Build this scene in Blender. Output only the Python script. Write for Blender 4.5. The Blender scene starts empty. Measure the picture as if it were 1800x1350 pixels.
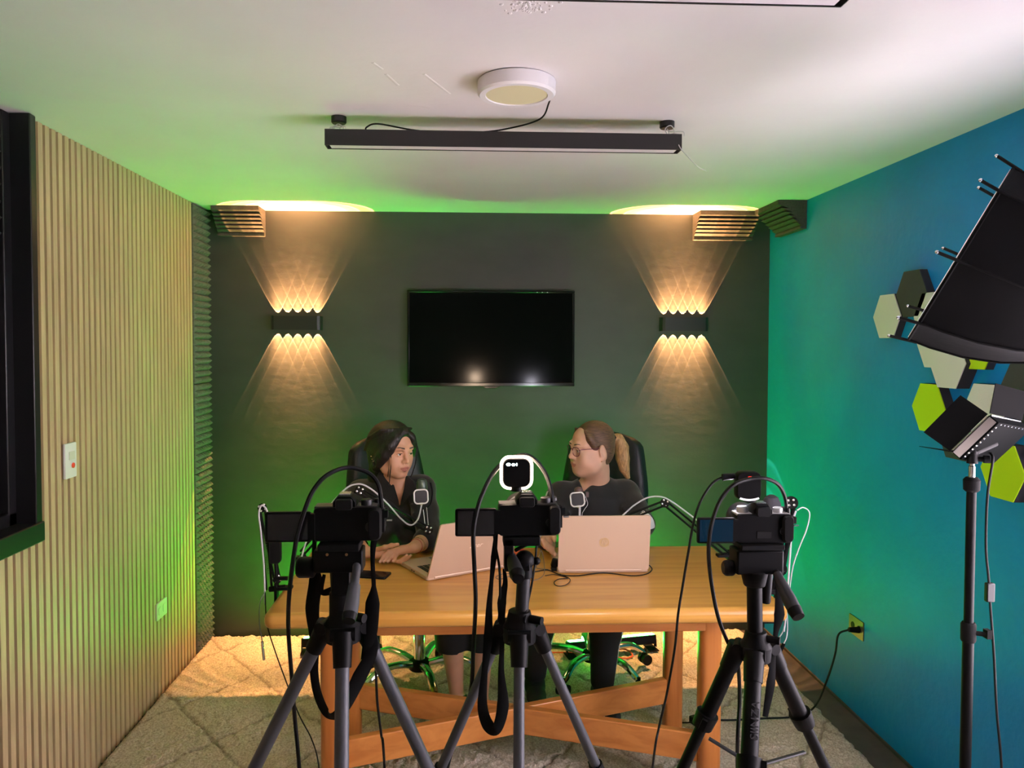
import bpy, math, random
import numpy as np
from mathutils import Vector, Matrix
random.seed(7); rng = np.random.default_rng(7)
C = bpy.context.scene.collection
PI = math.pi

# ------------------------------------------------------------------ camera, world, exposure
ROOM_H, CAM_Z = 2.35, 1.619
WALL_L, WALL_R, WALL_B, WALL_F = -1.395, 1.7165, 4.266, -1.3
YAW, PITCH, ROLL, FPX, CX, CY = 0.0451, 0.0329, 0.0023, 1352.0, 876.0, 651.6
_f = np.array([math.sin(YAW)*math.cos(PITCH), math.cos(YAW)*math.cos(PITCH), -math.sin(PITCH)])
_r = np.array([math.cos(YAW), -math.sin(YAW), 0.0]); _u = np.cross(_r, _f)
_r, _u = _r*math.cos(ROLL)+_u*math.sin(ROLL), _u*math.cos(ROLL)-_r*math.sin(ROLL)
cam_data = bpy.data.cameras.new('camera'); cam = bpy.data.objects.new('camera', cam_data); C.objects.link(cam)
cam.matrix_world = Matrix(((_r[0], _u[0], -_f[0], 0), (_r[1], _u[1], -_f[1], 0), (_r[2], _u[2], -_f[2], CAM_Z), (0, 0, 0, 1)))
cam_data.sensor_width = 36.0; cam_data.lens = 36.0*FPX/1800.0
cam_data.shift_x = (900-CX)/1800.0; cam_data.shift_y = (CY-675)/1800.0
cam_data.clip_start = 0.05
bpy.context.scene.camera = cam
w = bpy.data.worlds.new('world'); bpy.context.scene.world = w; w.use_nodes = True
w.node_tree.nodes['Background'].inputs[0].default_value = (1.0, 0.875, 0.98, 1)
w.node_tree.nodes['Background'].inputs[1].default_value = 11.0      # uniform fill light, enters by the added unseen window in the right wall
vs = bpy.context.scene.view_settings
vs.view_transform = 'Standard'; vs.look = 'None'; vs.exposure = 1.08; vs.gamma = 1.0; vs.use_curve_mapping = False

# strengths of the lamps of the place (built with their fittings further down)
OCTA_EMIT, PANEL_EMIT, BAR_EMIT, SCONCE_W, RING_EMIT = 8.0, 4.0, 240.0, 46.0, 430.0

def at(px, py, Y):
    d = (px-CX)/FPX*_r - (py-CY)/FPX*_u + _f
    t = Y/d[1]
    return np.array([d[0]*t, Y, CAM_Z+d[2]*t])
def at_z(px, py, z):
    d = (px-CX)/FPX*_r - (py-CY)/FPX*_u + _f
    t = (z-CAM_Z)/d[2]
    return np.array([d[0]*t, d[1]*t, z])
def at_x(px, py, x):
    d = (px-CX)/FPX*_r - (py-CY)/FPX*_u + _f
    t = x/d[0]
    return np.array([x, d[1]*t, CAM_Z+d[2]*t])
V = lambda *a: np.array(a, float)
def nrm(v): v = np.asarray(v, float); return v/np.linalg.norm(v)

# ------------------------------------------------------------------ materials
MATS = {}
def mat(name, col, rough=0.5, metal=0.0, var=0.0, vscale=8.0, bump=0.0, bscale=40.0, stretch=(1, 1, 1), spec=0.5, emit=None, estr=0.0, sheen=0.0, coat=0.0, trans=0.0, sss=0.0):
    if name in MATS: return MATS[name]
    m = bpy.data.materials.new(name); m.use_nodes = True; nt = m.node_tree; b = nt.nodes['Principled BSDF']
    b.inputs['Base Color'].default_value = (*col, 1); b.inputs['Roughness'].default_value = rough; b.inputs['Metallic'].default_value = metal
    b.inputs['Specular IOR Level'].default_value = spec
    if sheen: b.inputs['Sheen Weight'].default_value = sheen
    if coat: b.inputs['Coat Weight'].default_value = coat; b.inputs['Coat Roughness'].default_value = 0.12
    if trans: b.inputs['Transmission Weight'].default_value = trans
    if sss: b.inputs['Subsurface Weight'].default_value = sss; b.inputs['Subsurface Radius'].default_value = (0.012, 0.005, 0.003); b.inputs['Subsurface Scale'].default_value = 0.6
    if emit: b.inputs['Emission Color'].default_value = (*emit, 1); b.inputs['Emission Strength'].default_value = estr
    if var or bump:
        tc = nt.nodes.new('ShaderNodeTexCoord'); mp = nt.nodes.new('ShaderNodeMapping'); mp.inputs['Scale'].default_value = stretch
        nt.links.new(tc.outputs['Object'], mp.inputs['Vector'])
        if var:
            n = nt.nodes.new('ShaderNodeTexNoise'); n.inputs['Scale'].default_value = vscale; n.inputs['Detail'].default_value = 5
            nt.links.new(mp.outputs[0], n.inputs['Vector'])
            rp = nt.nodes.new('ShaderNodeValToRGB')
            rp.color_ramp.elements[0].position = 0.3; rp.color_ramp.elements[1].position = 0.7
            rp.color_ramp.elements[0].color = (*[c*(1-var) for c in col], 1); rp.color_ramp.elements[1].color = (*[min(1, c*(1+var)) for c in col], 1)
            nt.links.new(n.outputs['Fac'], rp.inputs[0]); nt.links.new(rp.outputs[0], b.inputs['Base Color'])
        if bump:
            n2 = nt.nodes.new('ShaderNodeTexNoise'); n2.inputs['Scale'].default_value = bscale; n2.inputs['Detail'].default_value = 4
            nt.links.new(mp.outputs[0], n2.inputs['Vector'])
            bp = nt.nodes.new('ShaderNodeBump'); bp.inputs['Strength'].default_value = bump; bp.inputs['Distance'].default_value = 0.01
            nt.links.new(n2.outputs['Fac'], bp.inputs['Height']); nt.links.new(bp.outputs[0], b.inputs['Normal'])
    MATS[name] = m
    return m

M_CEIL = mat('ceiling_plaster', (0.80, 0.77, 0.78), 0.65, var=0.03, vscale=2.5, bump=0.25, bscale=6)
M_BACK = mat('charcoal_wall_paint', (0.050, 0.052, 0.049), 0.5, var=0.10, vscale=5, bump=0.10, bscale=14, stretch=(1, 1, 2.0))
M_BLUE = mat('blue_wall_paint', (0.0, 0.25, 0.62), 0.55, var=0.05, vscale=4, bump=0.25, bscale=25)
M_OAK = mat('oak_slat', (0.56, 0.41, 0.24), 0.5, var=0.13, vscale=7, stretch=(6, 6, 0.5), bump=0.05, bscale=60)
M_GROOVE = mat('slat_groove', (0.022, 0.011, 0.005), 0.9)  # dark brown backing, darkened further for the shade deep between the slats
M_FLOOR = mat('bare_floor', (0.075, 0.062, 0.052), 0.55, var=0.25, vscale=12)
M_PLAIN = mat('plain_wall', (0.55, 0.53, 0.5), 0.8, var=0.04)
M_BLACKFRAME = mat('black_frame', (0.010, 0.010, 0.012), 0.35)
M_GLASSDARK = mat('dark_glass', (0.006, 0.006, 0.008), 0.12)
M_FOAM = mat('charcoal_foam', (0.052, 0.05, 0.048), 0.95, var=0.2, vscale=90, spec=0.1)
M_FOAMSTRIP = mat('grey_pyramid_foam', (0.14, 0.137, 0.127), 0.95, var=0.2, vscale=90, spec=0.1)
M_TRAP = mat('bass_trap_foam', (0.085, 0.075, 0.072), 0.95, var=0.2, vscale=120, spec=0.1)
M_BLACK = mat('black_plastic', (0.0022, 0.0022, 0.0026), 0.5, spec=0.15)
M_BLACKMATTE = mat('matte_black', (0.004, 0.004, 0.004), 0.8, spec=0.2)
M_GLOSSBLACK = mat('gloss_black', (0.006, 0.006, 0.007), 0.12)
M_CHROME = mat('chrome', (0.75, 0.75, 0.75), 0.12, 1.0)
M_STEEL = mat('screw_steel', (0.8, 0.8, 0.82), 0.25, 1.0)
M_ALU = mat('grey_anodised', (0.062, 0.066, 0.076), 0.5, 0.1)
M_DARKALU = mat('dark_anodised', (0.018, 0.018, 0.020), 0.5, 0.15)
M_WHITEPL = mat('white_plastic', (0.80, 0.80, 0.78), 0.4)
M_IVORY = mat('ivory_plastic', (0.74, 0.72, 0.62), 0.4)
M_LEATHER = mat('black_leather', (0.009, 0.009, 0.011), 0.38, bump=0.12, bscale=220)
M_CABLE = mat('black_rubber', (0.0035, 0.0035, 0.004), 0.55, spec=0.25)
M_GREYCABLE = mat('pale_grey_cable', (0.55, 0.56, 0.60), 0.5)
M_WEB = mat('strap_webbing', (0.004, 0.004, 0.004), 0.9, spec=0.15)
M_SILVERLAP = mat('laptop_silver', (0.54, 0.40, 0.29), 0.45, 0.25)
M_KEY = mat('laptop_key', (0.012, 0.012, 0.013), 0.5)
M_LOGO = mat('laptop_logo', (0.62, 0.47, 0.28), 0.3, 0.6)
M_LOGO2 = mat('laptop_logo_pale', (0.85, 0.75, 0.66), 0.3, 0.4)
M_RED = mat('red_plastic', (0.75, 0.06, 0.03), 0.4)
M_ORANGE = mat('orange_cable', (0.8, 0.13, 0.04), 0.5)
M_SKIN1 = mat('skin_tan', (0.58, 0.31, 0.185), 0.5, var=0.05, vscale=20, sss=0.08)
M_SKIN2 = mat('skin_light', (0.68, 0.40, 0.27), 0.5, var=0.05, vscale=20, sss=0.08)
M_LIP1 = mat('lips_brown', (0.36, 0.13, 0.09), 0.4)
M_LIP2 = mat('lips_rose', (0.44, 0.17, 0.13), 0.4)
M_BROW = mat('eyebrow', (0.03, 0.018, 0.012), 0.7)
M_EYEW = mat('eye_white', (0.62, 0.58, 0.54), 0.25)
M_IRIS = mat('iris_dark', (0.015, 0.008, 0.005), 0.15)
M_NAIL = mat('fingernail', (0.66, 0.40, 0.30), 0.3)
M_HAIRBLACK = mat('black_hair', (0.010, 0.008, 0.007), 0.42, var=0.4, vscale=30, stretch=(4, 4, 0.6), bump=0.3, bscale=70)
M_HAIRBROWN = mat('brown_hair', (0.12, 0.064, 0.034), 0.45, var=0.45, vscale=30, stretch=(1, 3, 5), bump=0.3, bscale=60)
M_HAIRBLOND = mat('blond_hair', (0.42, 0.25, 0.10), 0.45, var=0.45, vscale=45, stretch=(5, 5, 0.6), bump=0.4, bscale=70)
M_SHIRT = mat('black_shirt', (0.006, 0.006, 0.007), 0.75, bump=0.25, bscale=18, sheen=0.15)
M_JACKET = mat('black_jacket', (0.008, 0.008, 0.008), 0.8, bump=0.3, bscale=16, sheen=0.2)
M_PANTS = mat('black_trousers', (0.010, 0.010, 0.011), 0.85)
M_STRIPE = mat('white_stripe', (0.72, 0.70, 0.72), 0.7)
M_SHOESOLE = mat('shoe_sole', (0.6, 0.6, 0.62), 0.5)
M_GOLD = mat('gold_jewellery', (0.9, 0.7, 0.35), 0.2, 1.0)
M_REDTHREAD = mat('red_thread', (0.35, 0.03, 0.03), 0.7)
M_PURPLEFRAME = mat('purple_glasses_frame', (0.16, 0.04, 0.09), 0.2)
M_SCREEN = mat('tv_screen', (0.0025, 0.0025, 0.003), 0.11, spec=0.06)
M_BEZEL = mat('tv_bezel', (0.005, 0.005, 0.006), 0.15, spec=0.3)
M_HEXW = mat('white_felt', (0.66, 0.64, 0.62), 0.9, bump=0.1, bscale=300)
M_HEXL = mat('lime_felt', (0.47, 0.72, 0.0), 0.9, bump=0.1, bscale=300)
M_HEXC = mat('charcoal_felt', (0.045, 0.047, 0.046), 0.9, bump=0.1, bscale=300)
M_HEXSIDE = mat('hex_side_dark', (0.030, 0.027, 0.034), 0.9)  # one dark tone for the sides of every tile, whatever its face colour
M_OCTA = mat('octabox_fabric', (0.0022, 0.0022, 0.0026), 0.9, spec=0.2, bump=0.2, bscale=18)
M_OCTAIN = mat('octabox_lining', (0.85, 0.85, 0.87), 0.35)
M_EMOCTA = mat('octabox_bulb', (0.9, 0.9, 0.9), 0.8, emit=(1.0, 0.86, 0.89), estr=OCTA_EMIT)
M_EMPANEL = mat('led_panel_face', (0.9, 0.9, 0.9), 0.8, emit=(0.88, 0.86, 1.0), estr=PANEL_EMIT)
M_EMGREEN = mat('green_led_strip', (0.1, 0.6, 0.1), 0.5, emit=(0.02, 1.0, 0.05), estr=BAR_EMIT)
M_EMCYAN = mat('green_led_point', (0.1, 0.6, 0.3), 0.5, emit=(0.25, 1.0, 0.62), estr=9)
M_EMWARM = mat('warm_led', (0.9, 0.7, 0.4), 0.5, emit=(1.0, 0.55, 0.2), estr=8)
M_EMRING = mat('warm_glow_rim', (0.9, 0.8, 0.7), 0.5, emit=(1.0, 0.78, 0.62), estr=4.5)
M_EMFACE = mat('warm_led_face', (0.9, 0.8, 0.7), 0.5, emit=(1.0, 0.72, 0.50), estr=RING_EMIT)
M_EMDIGIT = mat('display_digits', (0.5, 0.9, 0.9), 0.5, emit=(0.75, 1.0, 1.0), estr=3)
M_EMRED = mat('red_display', (0.5, 0.0, 0.0), 0.5, emit=(1.0, 0.04, 0.02), estr=0.6)
M_LAMPWHITE = mat('lamp_white_enamel', (0.80, 0.79, 0.82), 0.35)
M_LAMPCREAM = mat('lamp_cream_diffuser', (0.72, 0.68, 0.44), 0.5)
M_PENDBLACK = mat('pendant_black_metal', (0.016, 0.015, 0.016), 0.4)
M_PENDDIFF = mat('pendant_diffuser', (0.72, 0.68, 0.70), 0.5)
M_WIRE = mat('steel_wire', (0.75, 0.75, 0.77), 0.3, 0.6)
M_SCONCE = mat('sconce_housing', (0.020, 0.020, 0.021), 0.4)
M_BRASS = mat('brass_plate', (0.20, 0.19, 0.11), 0.3, 0.7)
M_BLUEREFL = mat('flip_screen_glass', (0.006, 0.007, 0.009), 0.05)
M_SILVERCAM = mat('camera_silver', (0.45, 0.45, 0.44), 0.4, 0.4)
M_TEXTGREY = mat('grey_print', (0.018, 0.018, 0.019), 0.6, spec=0.1)
M_LENSGLASS = mat('lens_glass', (0.01, 0.01, 0.02), 0.03)
M_LENSCLEAR = bpy.data.materials.new('spectacle_lens'); M_LENSCLEAR.use_nodes = True
_nt = M_LENSCLEAR.node_tree; _nt.nodes.remove(_nt.nodes['Principled BSDF']); _t = _nt.nodes.new('ShaderNodeBsdfTransparent'); _g = _nt.nodes.new('ShaderNodeBsdfGlossy'); _g.inputs['Roughness'].default_value = 0.05
_t.inputs[0].default_value = (0.90, 0.89, 0.89, 1); _m = _nt.nodes.new('ShaderNodeMixShader'); _m.inputs[0].default_value = 0.07
_nt.links.new(_t.outputs[0], _m.inputs[1]); _nt.links.new(_g.outputs[0], _m.inputs[2]); _nt.links.new(_m.outputs[0], _nt.nodes['Material Output'].inputs[0])

def wood(name, axis, base=(0.60, 0.315, 0.065), dark=(0.48, 0.225, 0.038), rough=0.30, coat=0.12):
    m = bpy.data.materials.new(name); m.use_nodes = True; nt = m.node_tree; b = nt.nodes['Principled BSDF']
    tc = nt.nodes.new('ShaderNodeTexCoord'); mp = nt.nodes.new('ShaderNodeMapping')
    sc = [14, 14, 14]; sc[axis] = 1.1; mp.inputs['Scale'].default_value = sc
    n = nt.nodes.new('ShaderNodeTexNoise'); n.inputs['Scale'].default_value = 1.6; n.inputs['Detail'].default_value = 7; n.inputs['Distortion'].default_value = 0.7
    rp = nt.nodes.new('ShaderNodeValToRGB'); rp.color_ramp.elements[0].position = 0.32; rp.color_ramp.elements[1].position = 0.62
    rp.color_ramp.elements[0].color = (*dark, 1); rp.color_ramp.elements[1].color = (*base, 1)
    nt.links.new(tc.outputs['Object'], mp.inputs[0]); nt.links.new(mp.outputs[0], n.inputs['Vector']); nt.links.new(n.outputs['Fac'], rp.inputs[0]); nt.links.new(rp.outputs[0], b.inputs['Base Color'])
    b.inputs['Roughness'].default_value = rough; b.inputs['Coat Weight'].default_value = coat; b.inputs['Coat Roughness'].default_value = 0.15
    return m
M_WOODX = wood('varnished_pine_top', 0)
M_WOODZ = wood('varnished_pine_leg', 2, (0.52, 0.19, 0.04), (0.38, 0.12, 0.02), 0.35, 0.2)
M_WOODR = wood('varnished_pine_rail', 0, (0.60, 0.24, 0.055), (0.44, 0.15, 0.028), 0.35, 0.2)

# ------------------------------------------------------------------ mesh builder
def basis(z, up=(0, 0, 1)):
    z = nrm(z); up = np.asarray(up, float)
    if abs(np.dot(z, nrm(up))) > 0.98: up = V(0, 1, 0)
    x = nrm(np.cross(up, z)); y = np.cross(z, x)
    return np.stack([x, y, z], 1)
def rot(ax, ang): return np.array(Matrix.Rotation(ang, 3, ax))
def spl(pts, n=8):
    P = [np.asarray(p, float) for p in pts]
    P = [2*P[0]-P[1]] + P + [2*P[-1]-P[-2]]
    out = []
    for i in range(1, len(P)-2):
        a, b, c, d = P[i-1:i+3]
        for t in np.linspace(0, 1, n, endpoint=False):
            out.append(0.5*((2*b)+(c-a)*t+(2*a-5*b+4*c-d)*t*t+(-a+3*b-3*c+d)*t**3))
    out.append(P[-2]); return out
class MB:
    def __init__(s): s.v = []; s.f = []; s.m = []; s.cur = 0
    def add(s, vs, fs):
        o = len(s.v); s.v.extend([tuple(map(float, p)) for p in vs])
        for f in fs: s.f.append(tuple(o+i for i in f)); s.m.append(s.cur)
        return s
    def mi(s, i): s.cur = i; return s
    def box(s, c, sz, R=None):
        h = np.asarray(sz, float)/2; R = np.eye(3) if R is None else R
        vs = [np.asarray(c)+R@(h*V(x, y, z)) for x in (-1, 1) for y in (-1, 1) for z in (-1, 1)]
        return s.add(vs, [(0, 1, 3, 2), (4, 6, 7, 5), (0, 4, 5, 1), (2, 3, 7, 6), (0, 2, 6, 4), (1, 5, 7, 3)])
    def bb(s, a, b):
        a = np.asarray(a, float); b = np.asarray(b, float); return s.box((a+b)/2, np.abs(b-a))
    def tube(s, pts, r, n=8, caps=True, flat=(1, 1), up=None):
        P = [np.asarray(p, float) for p in pts]; N = len(P)
        r = [r]*N if np.isscalar(r) else list(r)
        T = [nrm(P[min(i+1, N-1)]-P[max(i-1, 0)]+1e-12) for i in range(N)]
        if up is None: u0 = V(0, 0, 1) if abs(T[0][2]) < 0.9 else V(0, 1, 0)
        else: u0 = np.asarray(up, float)
        vs = []; x = nrm(np.cross(u0, T[0]))
        for i in range(N):
            if up is not None:
                x = np.cross(u0, T[i]); x = nrm(x) if np.linalg.norm(x) > 1e-4 else xprev
            else:
                x = x-np.dot(x, T[i])*T[i]; x = nrm(x)
            xprev = x
            y = np.cross(T[i], x)
            for k in range(n):
                a = 2*PI*k/n; vs.append(P[i]+r[i]*(math.cos(a)*flat[0]*x+math.sin(a)*flat[1]*y))
        fs = [(i*n+k, i*n+(k+1) % n, (i+1)*n+(k+1) % n, (i+1)*n+k) for i in range(N-1) for k in range(n)]
        if caps: fs += [tuple(range(n-1, -1, -1)), tuple((N-1)*n+k for k in range(n))]
        return s.add(vs, fs)
    def cyl(s, a, b, r1, r2=None, n=20): return s.tube([a, b], [r1, r1 if r2 is None else r2], n)
    def lathe(s, prof, o=(0, 0, 0), R=None, n=28):
        R = np.eye(3) if R is None else R; vs = []
        for (r, z) in prof:
            for k in range(n):
                a = 2*PI*k/n; vs.append(np.asarray(o)+R@V(r*math.cos(a), r*math.sin(a), z))
        m = len(prof)
        fs = [(i*n+k, i*n+(k+1) % n, (i+1)*n+(k+1) % n, (i+1)*n+k) for i in range(m-1) for k in range(n)]
        fs += [tuple(range(n-1, -1, -1)), tuple((m-1)*n+k for k in range(n))]
        return s.add(vs, fs)
    def prism(s, poly, z0, z1, o=(0, 0, 0), R=None, ch=0.0):
        R = np.eye(3) if R is None else R; p = np.asarray(poly, float); n = len(p)
        def inset(d):
            if d == 0: return p
            out = []
            area = sum(p[i][0]*p[(i+1) % n][1]-p[(i+1) % n][0]*p[i][1] for i in range(n)); sg = 1 if area > 0 else -1
            for i in range(n):
                a = p[i]-p[i-1]; b = p[(i+1) % n]-p[i]
                na = V(-a[1], a[0])/(np.hypot(*a)+1e-12); nb = V(-b[1], b[0])/(np.hypot(*b)+1e-12)
                q = (na+nb); q = q/max(np.dot(q, q), 0.3)*2*0.5*2/2
                out.append(p[i]+sg*d*q)
            return np.array(out)
        rings = [(inset(ch), z0), (p, z0+ch), (p, z1-ch), (inset(ch), z1)] if ch else [(p, z0), (p, z1)]
        vs = [np.asarray(o)+R@V(q[0], q[1], z) for (pp, z) in rings for q in pp]; m = len(rings)
        fs = [(i*n+k, i*n+(k+1) % n, (i+1)*n+(k+1) % n, (i+1)*n+k) for i in range(m-1) for k in range(n)]
        fs += [tuple(range(n-1, -1, -1)), tuple((m-1)*n+k for k in range(n))]
        return s.add(vs, fs)
    def ell(s, c, r, R=None, n=16, m=10):
        r = V(*([r]*3 if np.isscalar(r) else r))
        prof = [(math.sin(PI*i/m), -math.cos(PI*i/m)) for i in range(m+1)]
        prof[0] = (0.02, -1); prof[-1] = (0.02, 1)
        R = np.eye(3) if R is None else R
        return s.lathe(prof, c, R@np.diag(r), n)
    def grid(s, fn, nu, nv):
        vs = [fn(i/(nu-1), j/(nv-1)) for i in range(nu) for j in range(nv)]
        return s.add(vs, [(i*nv+j, (i+1)*nv+j, (i+1)*nv+j+1, i*nv+j+1) for i in range(nu-1) for j in range(nv-1)])
def rrect(w, h, r, n=5):
    out = []
    for cx, cy, a0 in ((w/2-r, h/2-r, 0), (-w/2+r, h/2-r, 90), (-w/2+r, -h/2+r, 180), (w/2-r, -h/2+r, 270)):
        for k in range(n+1):
            a = math.radians(a0+90*k/n); out.append((cx+r*math.cos(a), cy+r*math.sin(a)))
    return out
def thing(name, label, cat, loc=(0, 0, 0), group=None):
    o = bpy.data.objects.new(name, None); C.objects.link(o); o.location = tuple(map(float, loc)); o.empty_display_size = 0.05
    o['label'] = label; o['category'] = cat
    if group: o['group'] = group
    return o
def worldloc(o):
    l = Vector((0, 0, 0))
    while o is not None: l += o.location; o = o.parent
    return l
def link_mesh(name, me, mats, parent, smooth, bevel=0.0, ang=35):
    for m in (mats if isinstance(mats, (list, tuple)) else [mats]): me.materials.append(m)
    if smooth:
        me.polygons.foreach_set('use_smooth', [True]*len(me.polygons))
        me.set_sharp_from_angle(angle=math.radians(ang))
    o = bpy.data.objects.new(name, me); C.objects.link(o)
    if parent is not None: o.parent = parent
    if bevel:
        b = o.modifiers.new('bevel', 'BEVEL'); b.width = bevel; b.segments = 2; b.limit_method = 'ANGLE'; b.angle_limit = math.radians(40); b.harden_normals = False
    return o
def obj(name, mb, mats, parent=None, smooth=True, bevel=0.0, ang=35, label=None, base=None):
    """geometry in world coordinates; stored relative to its thing's base (or to `base` for single-mesh things)"""
    off = worldloc(parent) if parent is not None else Vector(base if base is not None else (0, 0, 0))
    me = bpy.data.meshes.new(name)
    me.from_pydata([(x-off.x, y-off.y, z-off.z) for x, y, z in mb.v], [], mb.f)
    me.polygons.foreach_set('material_index', mb.m); me.update()
    o = link_mesh(name, me, mats, parent, smooth, bevel, ang)
    if parent is None: o.location = off
    if label: o['label'] = label
    return o
def tag(o, label, cat, group=None):
    o['label'] = label; o['category'] = cat
    if group: o['group'] = group
    return o
def struct(name, mb, mats, smooth=False, bevel=0.0, parent=None):
    o = obj(name, mb, mats, parent, smooth, bevel)
    if parent is None: o['kind'] = 'structure'
    return o
def copy_tree(o, parent=None):
    c = o.copy(); C.objects.link(c)
    if parent is not None: c.parent = parent
    for ch in list(o.children): copy_tree(ch, c)
    return c
def text_mesh(txt, size, o, R, mb, depth=0.0004):
    cu = bpy.data.curves.new('txt', 'FONT'); cu.body = txt; cu.size = size; cu.extrude = depth; cu.align_x = 'CENTER'; cu.align_y = 'CENTER'; cu.resolution_u = 3
    t = bpy.data.objects.new('txt', cu); me = t.to_mesh()
    mb.add([np.asarray(o)+R@V(*v.co) for v in me.vertices], [tuple(p.vertices) for p in me.polygons])
    t.to_mesh_clear(); bpy.data.objects.remove(t); bpy.data.curves.remove(cu)

# ------------------------------------------------------------------ room
WIN_Y, WIN_Y0, WIN_Z = 2.548, 1.15, 1.0
FOAM_Y = 4.035
m = MB(); m.bb((WALL_L-0.3, WALL_F-0.1, -0.1), (WALL_R+0.1, WALL_B+0.1, 0)); struct('floor', m, M_FLOOR)
# ceiling: slightly uneven plaster
m = MB(); m.bb((WALL_L-0.3, WALL_F-0.1, ROOM_H), (WALL_R+0.1, WALL_B+0.1, ROOM_H+0.1))
def smear(pts, wd, th):                       # trowel marks left in the plaster
    m.tube(pts, wd, 6, flat=(1, th), up=(0, 0, 1))
for a in ([(745, 130, ), (790, 165)], [(678, 130), (700, 150)], [(718, 185), (755, 190)], [(655, 110), (672, 122)], [(620, 192), (640, 191)]):
    p = [at_z(x, y, ROOM_H) for x, y in a]; smear(p, 0.005, 0.22)
for k in range(70):
    c = at_z(925+random.gauss(0, 22), 12+random.gauss(0, 7), ROOM_H); m.ell(c, (random.uniform(.002, .006),)*2+(0.003,), None, 6, 4)
struct('ceiling', m, M_CEIL)
m = MB(); m.bb((WALL_L-0.3, WALL_B, 0), (WALL_R+0.1, WALL_B+0.1, ROOM_H)); struct('wall_back', m, M_BACK)
WY0, WY1, WZ0, WZ1 = 0.55, 2.05, 0.55, 1.65  # opening of an added out-of-view window, there to brighten the room
m = MB(); m.bb((WALL_R, WY1, 0), (WALL_R+0.1, WALL_B, ROOM_H)); m.bb((WALL_R, WALL_F, 0), (WALL_R+0.1, WY0, ROOM_H)); m.bb((WALL_R, WY0, 0), (WALL_R+0.1, WY1, WZ0)); m.bb((WALL_R, WY0, WZ1), (WALL_R+0.1, WY1, ROOM_H)); struct('wall_right', m, M_BLUE)
m = MB()
for a, b in (((WY0, WZ0), (WY1, WZ0+0.05)), ((WY0, WZ1-0.05), (WY1, WZ1)), ((WY0, WZ0+0.05), (WY0+0.05, WZ1-0.05)), ((WY1-0.05, WZ0+0.05), (WY1, WZ1-0.05)), (((WY0+WY1)/2-0.02, WZ0+0.05), ((WY0+WY1)/2+0.02, WZ1-0.05))):
    m.bb((WALL_R+0.02, a[0], a[1]), (WALL_R+0.07, b[0], b[1]))
w2 = struct('fill_window', m, M_WHITEPL)
m = MB(); m.bb((WALL_R+0.043, WY0+0.04, WZ0+0.04), (WALL_R+0.047, WY1-0.04, WZ1-0.04)); obj('window_pane', m, M_LENSCLEAR, w2, False)
m = MB(); m.bb((WALL_L-0.3, WALL_F-0.1, 0), (WALL_R+0.1, WALL_F, ROOM_H)); struct('wall_front', m, M_PLAIN)
# wood slat wall on the left with the window hole
m = MB()
X0 = WALL_L-0.022
m.mi(1)
m.bb((X0-0.1, WALL_F, 0), (X0, WIN_Y0, ROOM_H)); m.bb((X0-0.1, WIN_Y0, 0), (X0, WIN_Y, WIN_Z)); m.bb((X0-0.1, WIN_Y, 0), (X0, WALL_B, ROOM_H))
m.mi(0)
pitch = 0.0418; y = FOAM_Y-0.004
k = 0
while y > WALL_F+0.05:
    y0 = y-0.0265
    top = ROOM_H if (y0 > WIN_Y-0.004 or y < WIN_Y0) else WIN_Z
    m.bb((X0, y0, 0.0), (WALL_L, y, top-0.001))
    y -= pitch; k += 1
    if k % 5 == 0: y -= 0.0022            # panel joints
struct('wall_left', m, [M_OAK, M_GROOVE])
# black window set in the slat wall
m = MB(); fx0, fx1 = WALL_L-0.10, WALL_L+0.028
m.bb((fx0, WIN_Y-0.035, WIN_Z), (fx1, WIN_Y, ROOM_H-0.002)); m.bb((fx0, WIN_Y0, WIN_Z-0.02), (fx1+0.006, WIN_Y+0.004, WIN_Z+0.045)); m.bb((fx0, WIN_Y0, WIN_Z), (fx1, WIN_Y0+0.035, ROOM_H-0.002))
m.bb((fx0-0.03, WIN_Y-0.075, WIN_Z+0.03), (WALL_L-0.035, WIN_Y-0.03, ROOM_H-0.002)); m.bb((fx0-0.03, WIN_Y0, WIN_Z+0.03), (WALL_L-0.035, WIN_Y, WIN_Z+0.085))
m.bb((fx0-0.03, 1.83, WIN_Z), (WALL_L-0.04, 1.87, ROOM_H))
wf = struct('window_1', m, M_BLACKFRAME, smooth=True, bevel=0.004)
m = MB(); m.bb((fx0-0.02, WIN_Y0, WIN_Z), (fx0-0.012, WIN_Y, ROOM_H)); obj('window_pane', m, M_GLASSDARK, wf)
m = MB(); m.bb((X0-0.106, WIN_Y0-0.1, WIN_Z-0.1), (X0-0.0995, WIN_Y+0.1, ROOM_H)); obj('light_block_board', m, M_BLACKMATTE, wf)  # unseen board behind the pane, sealed to keep sky light from leaking in
# thin dark skirting along the right wall
m = MB(); m.bb((WALL_R-0.008, WALL_F, 0), (WALL_R, WALL_B, 0.012)); struct('baseboard_right', m, M_FLOOR)

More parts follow.
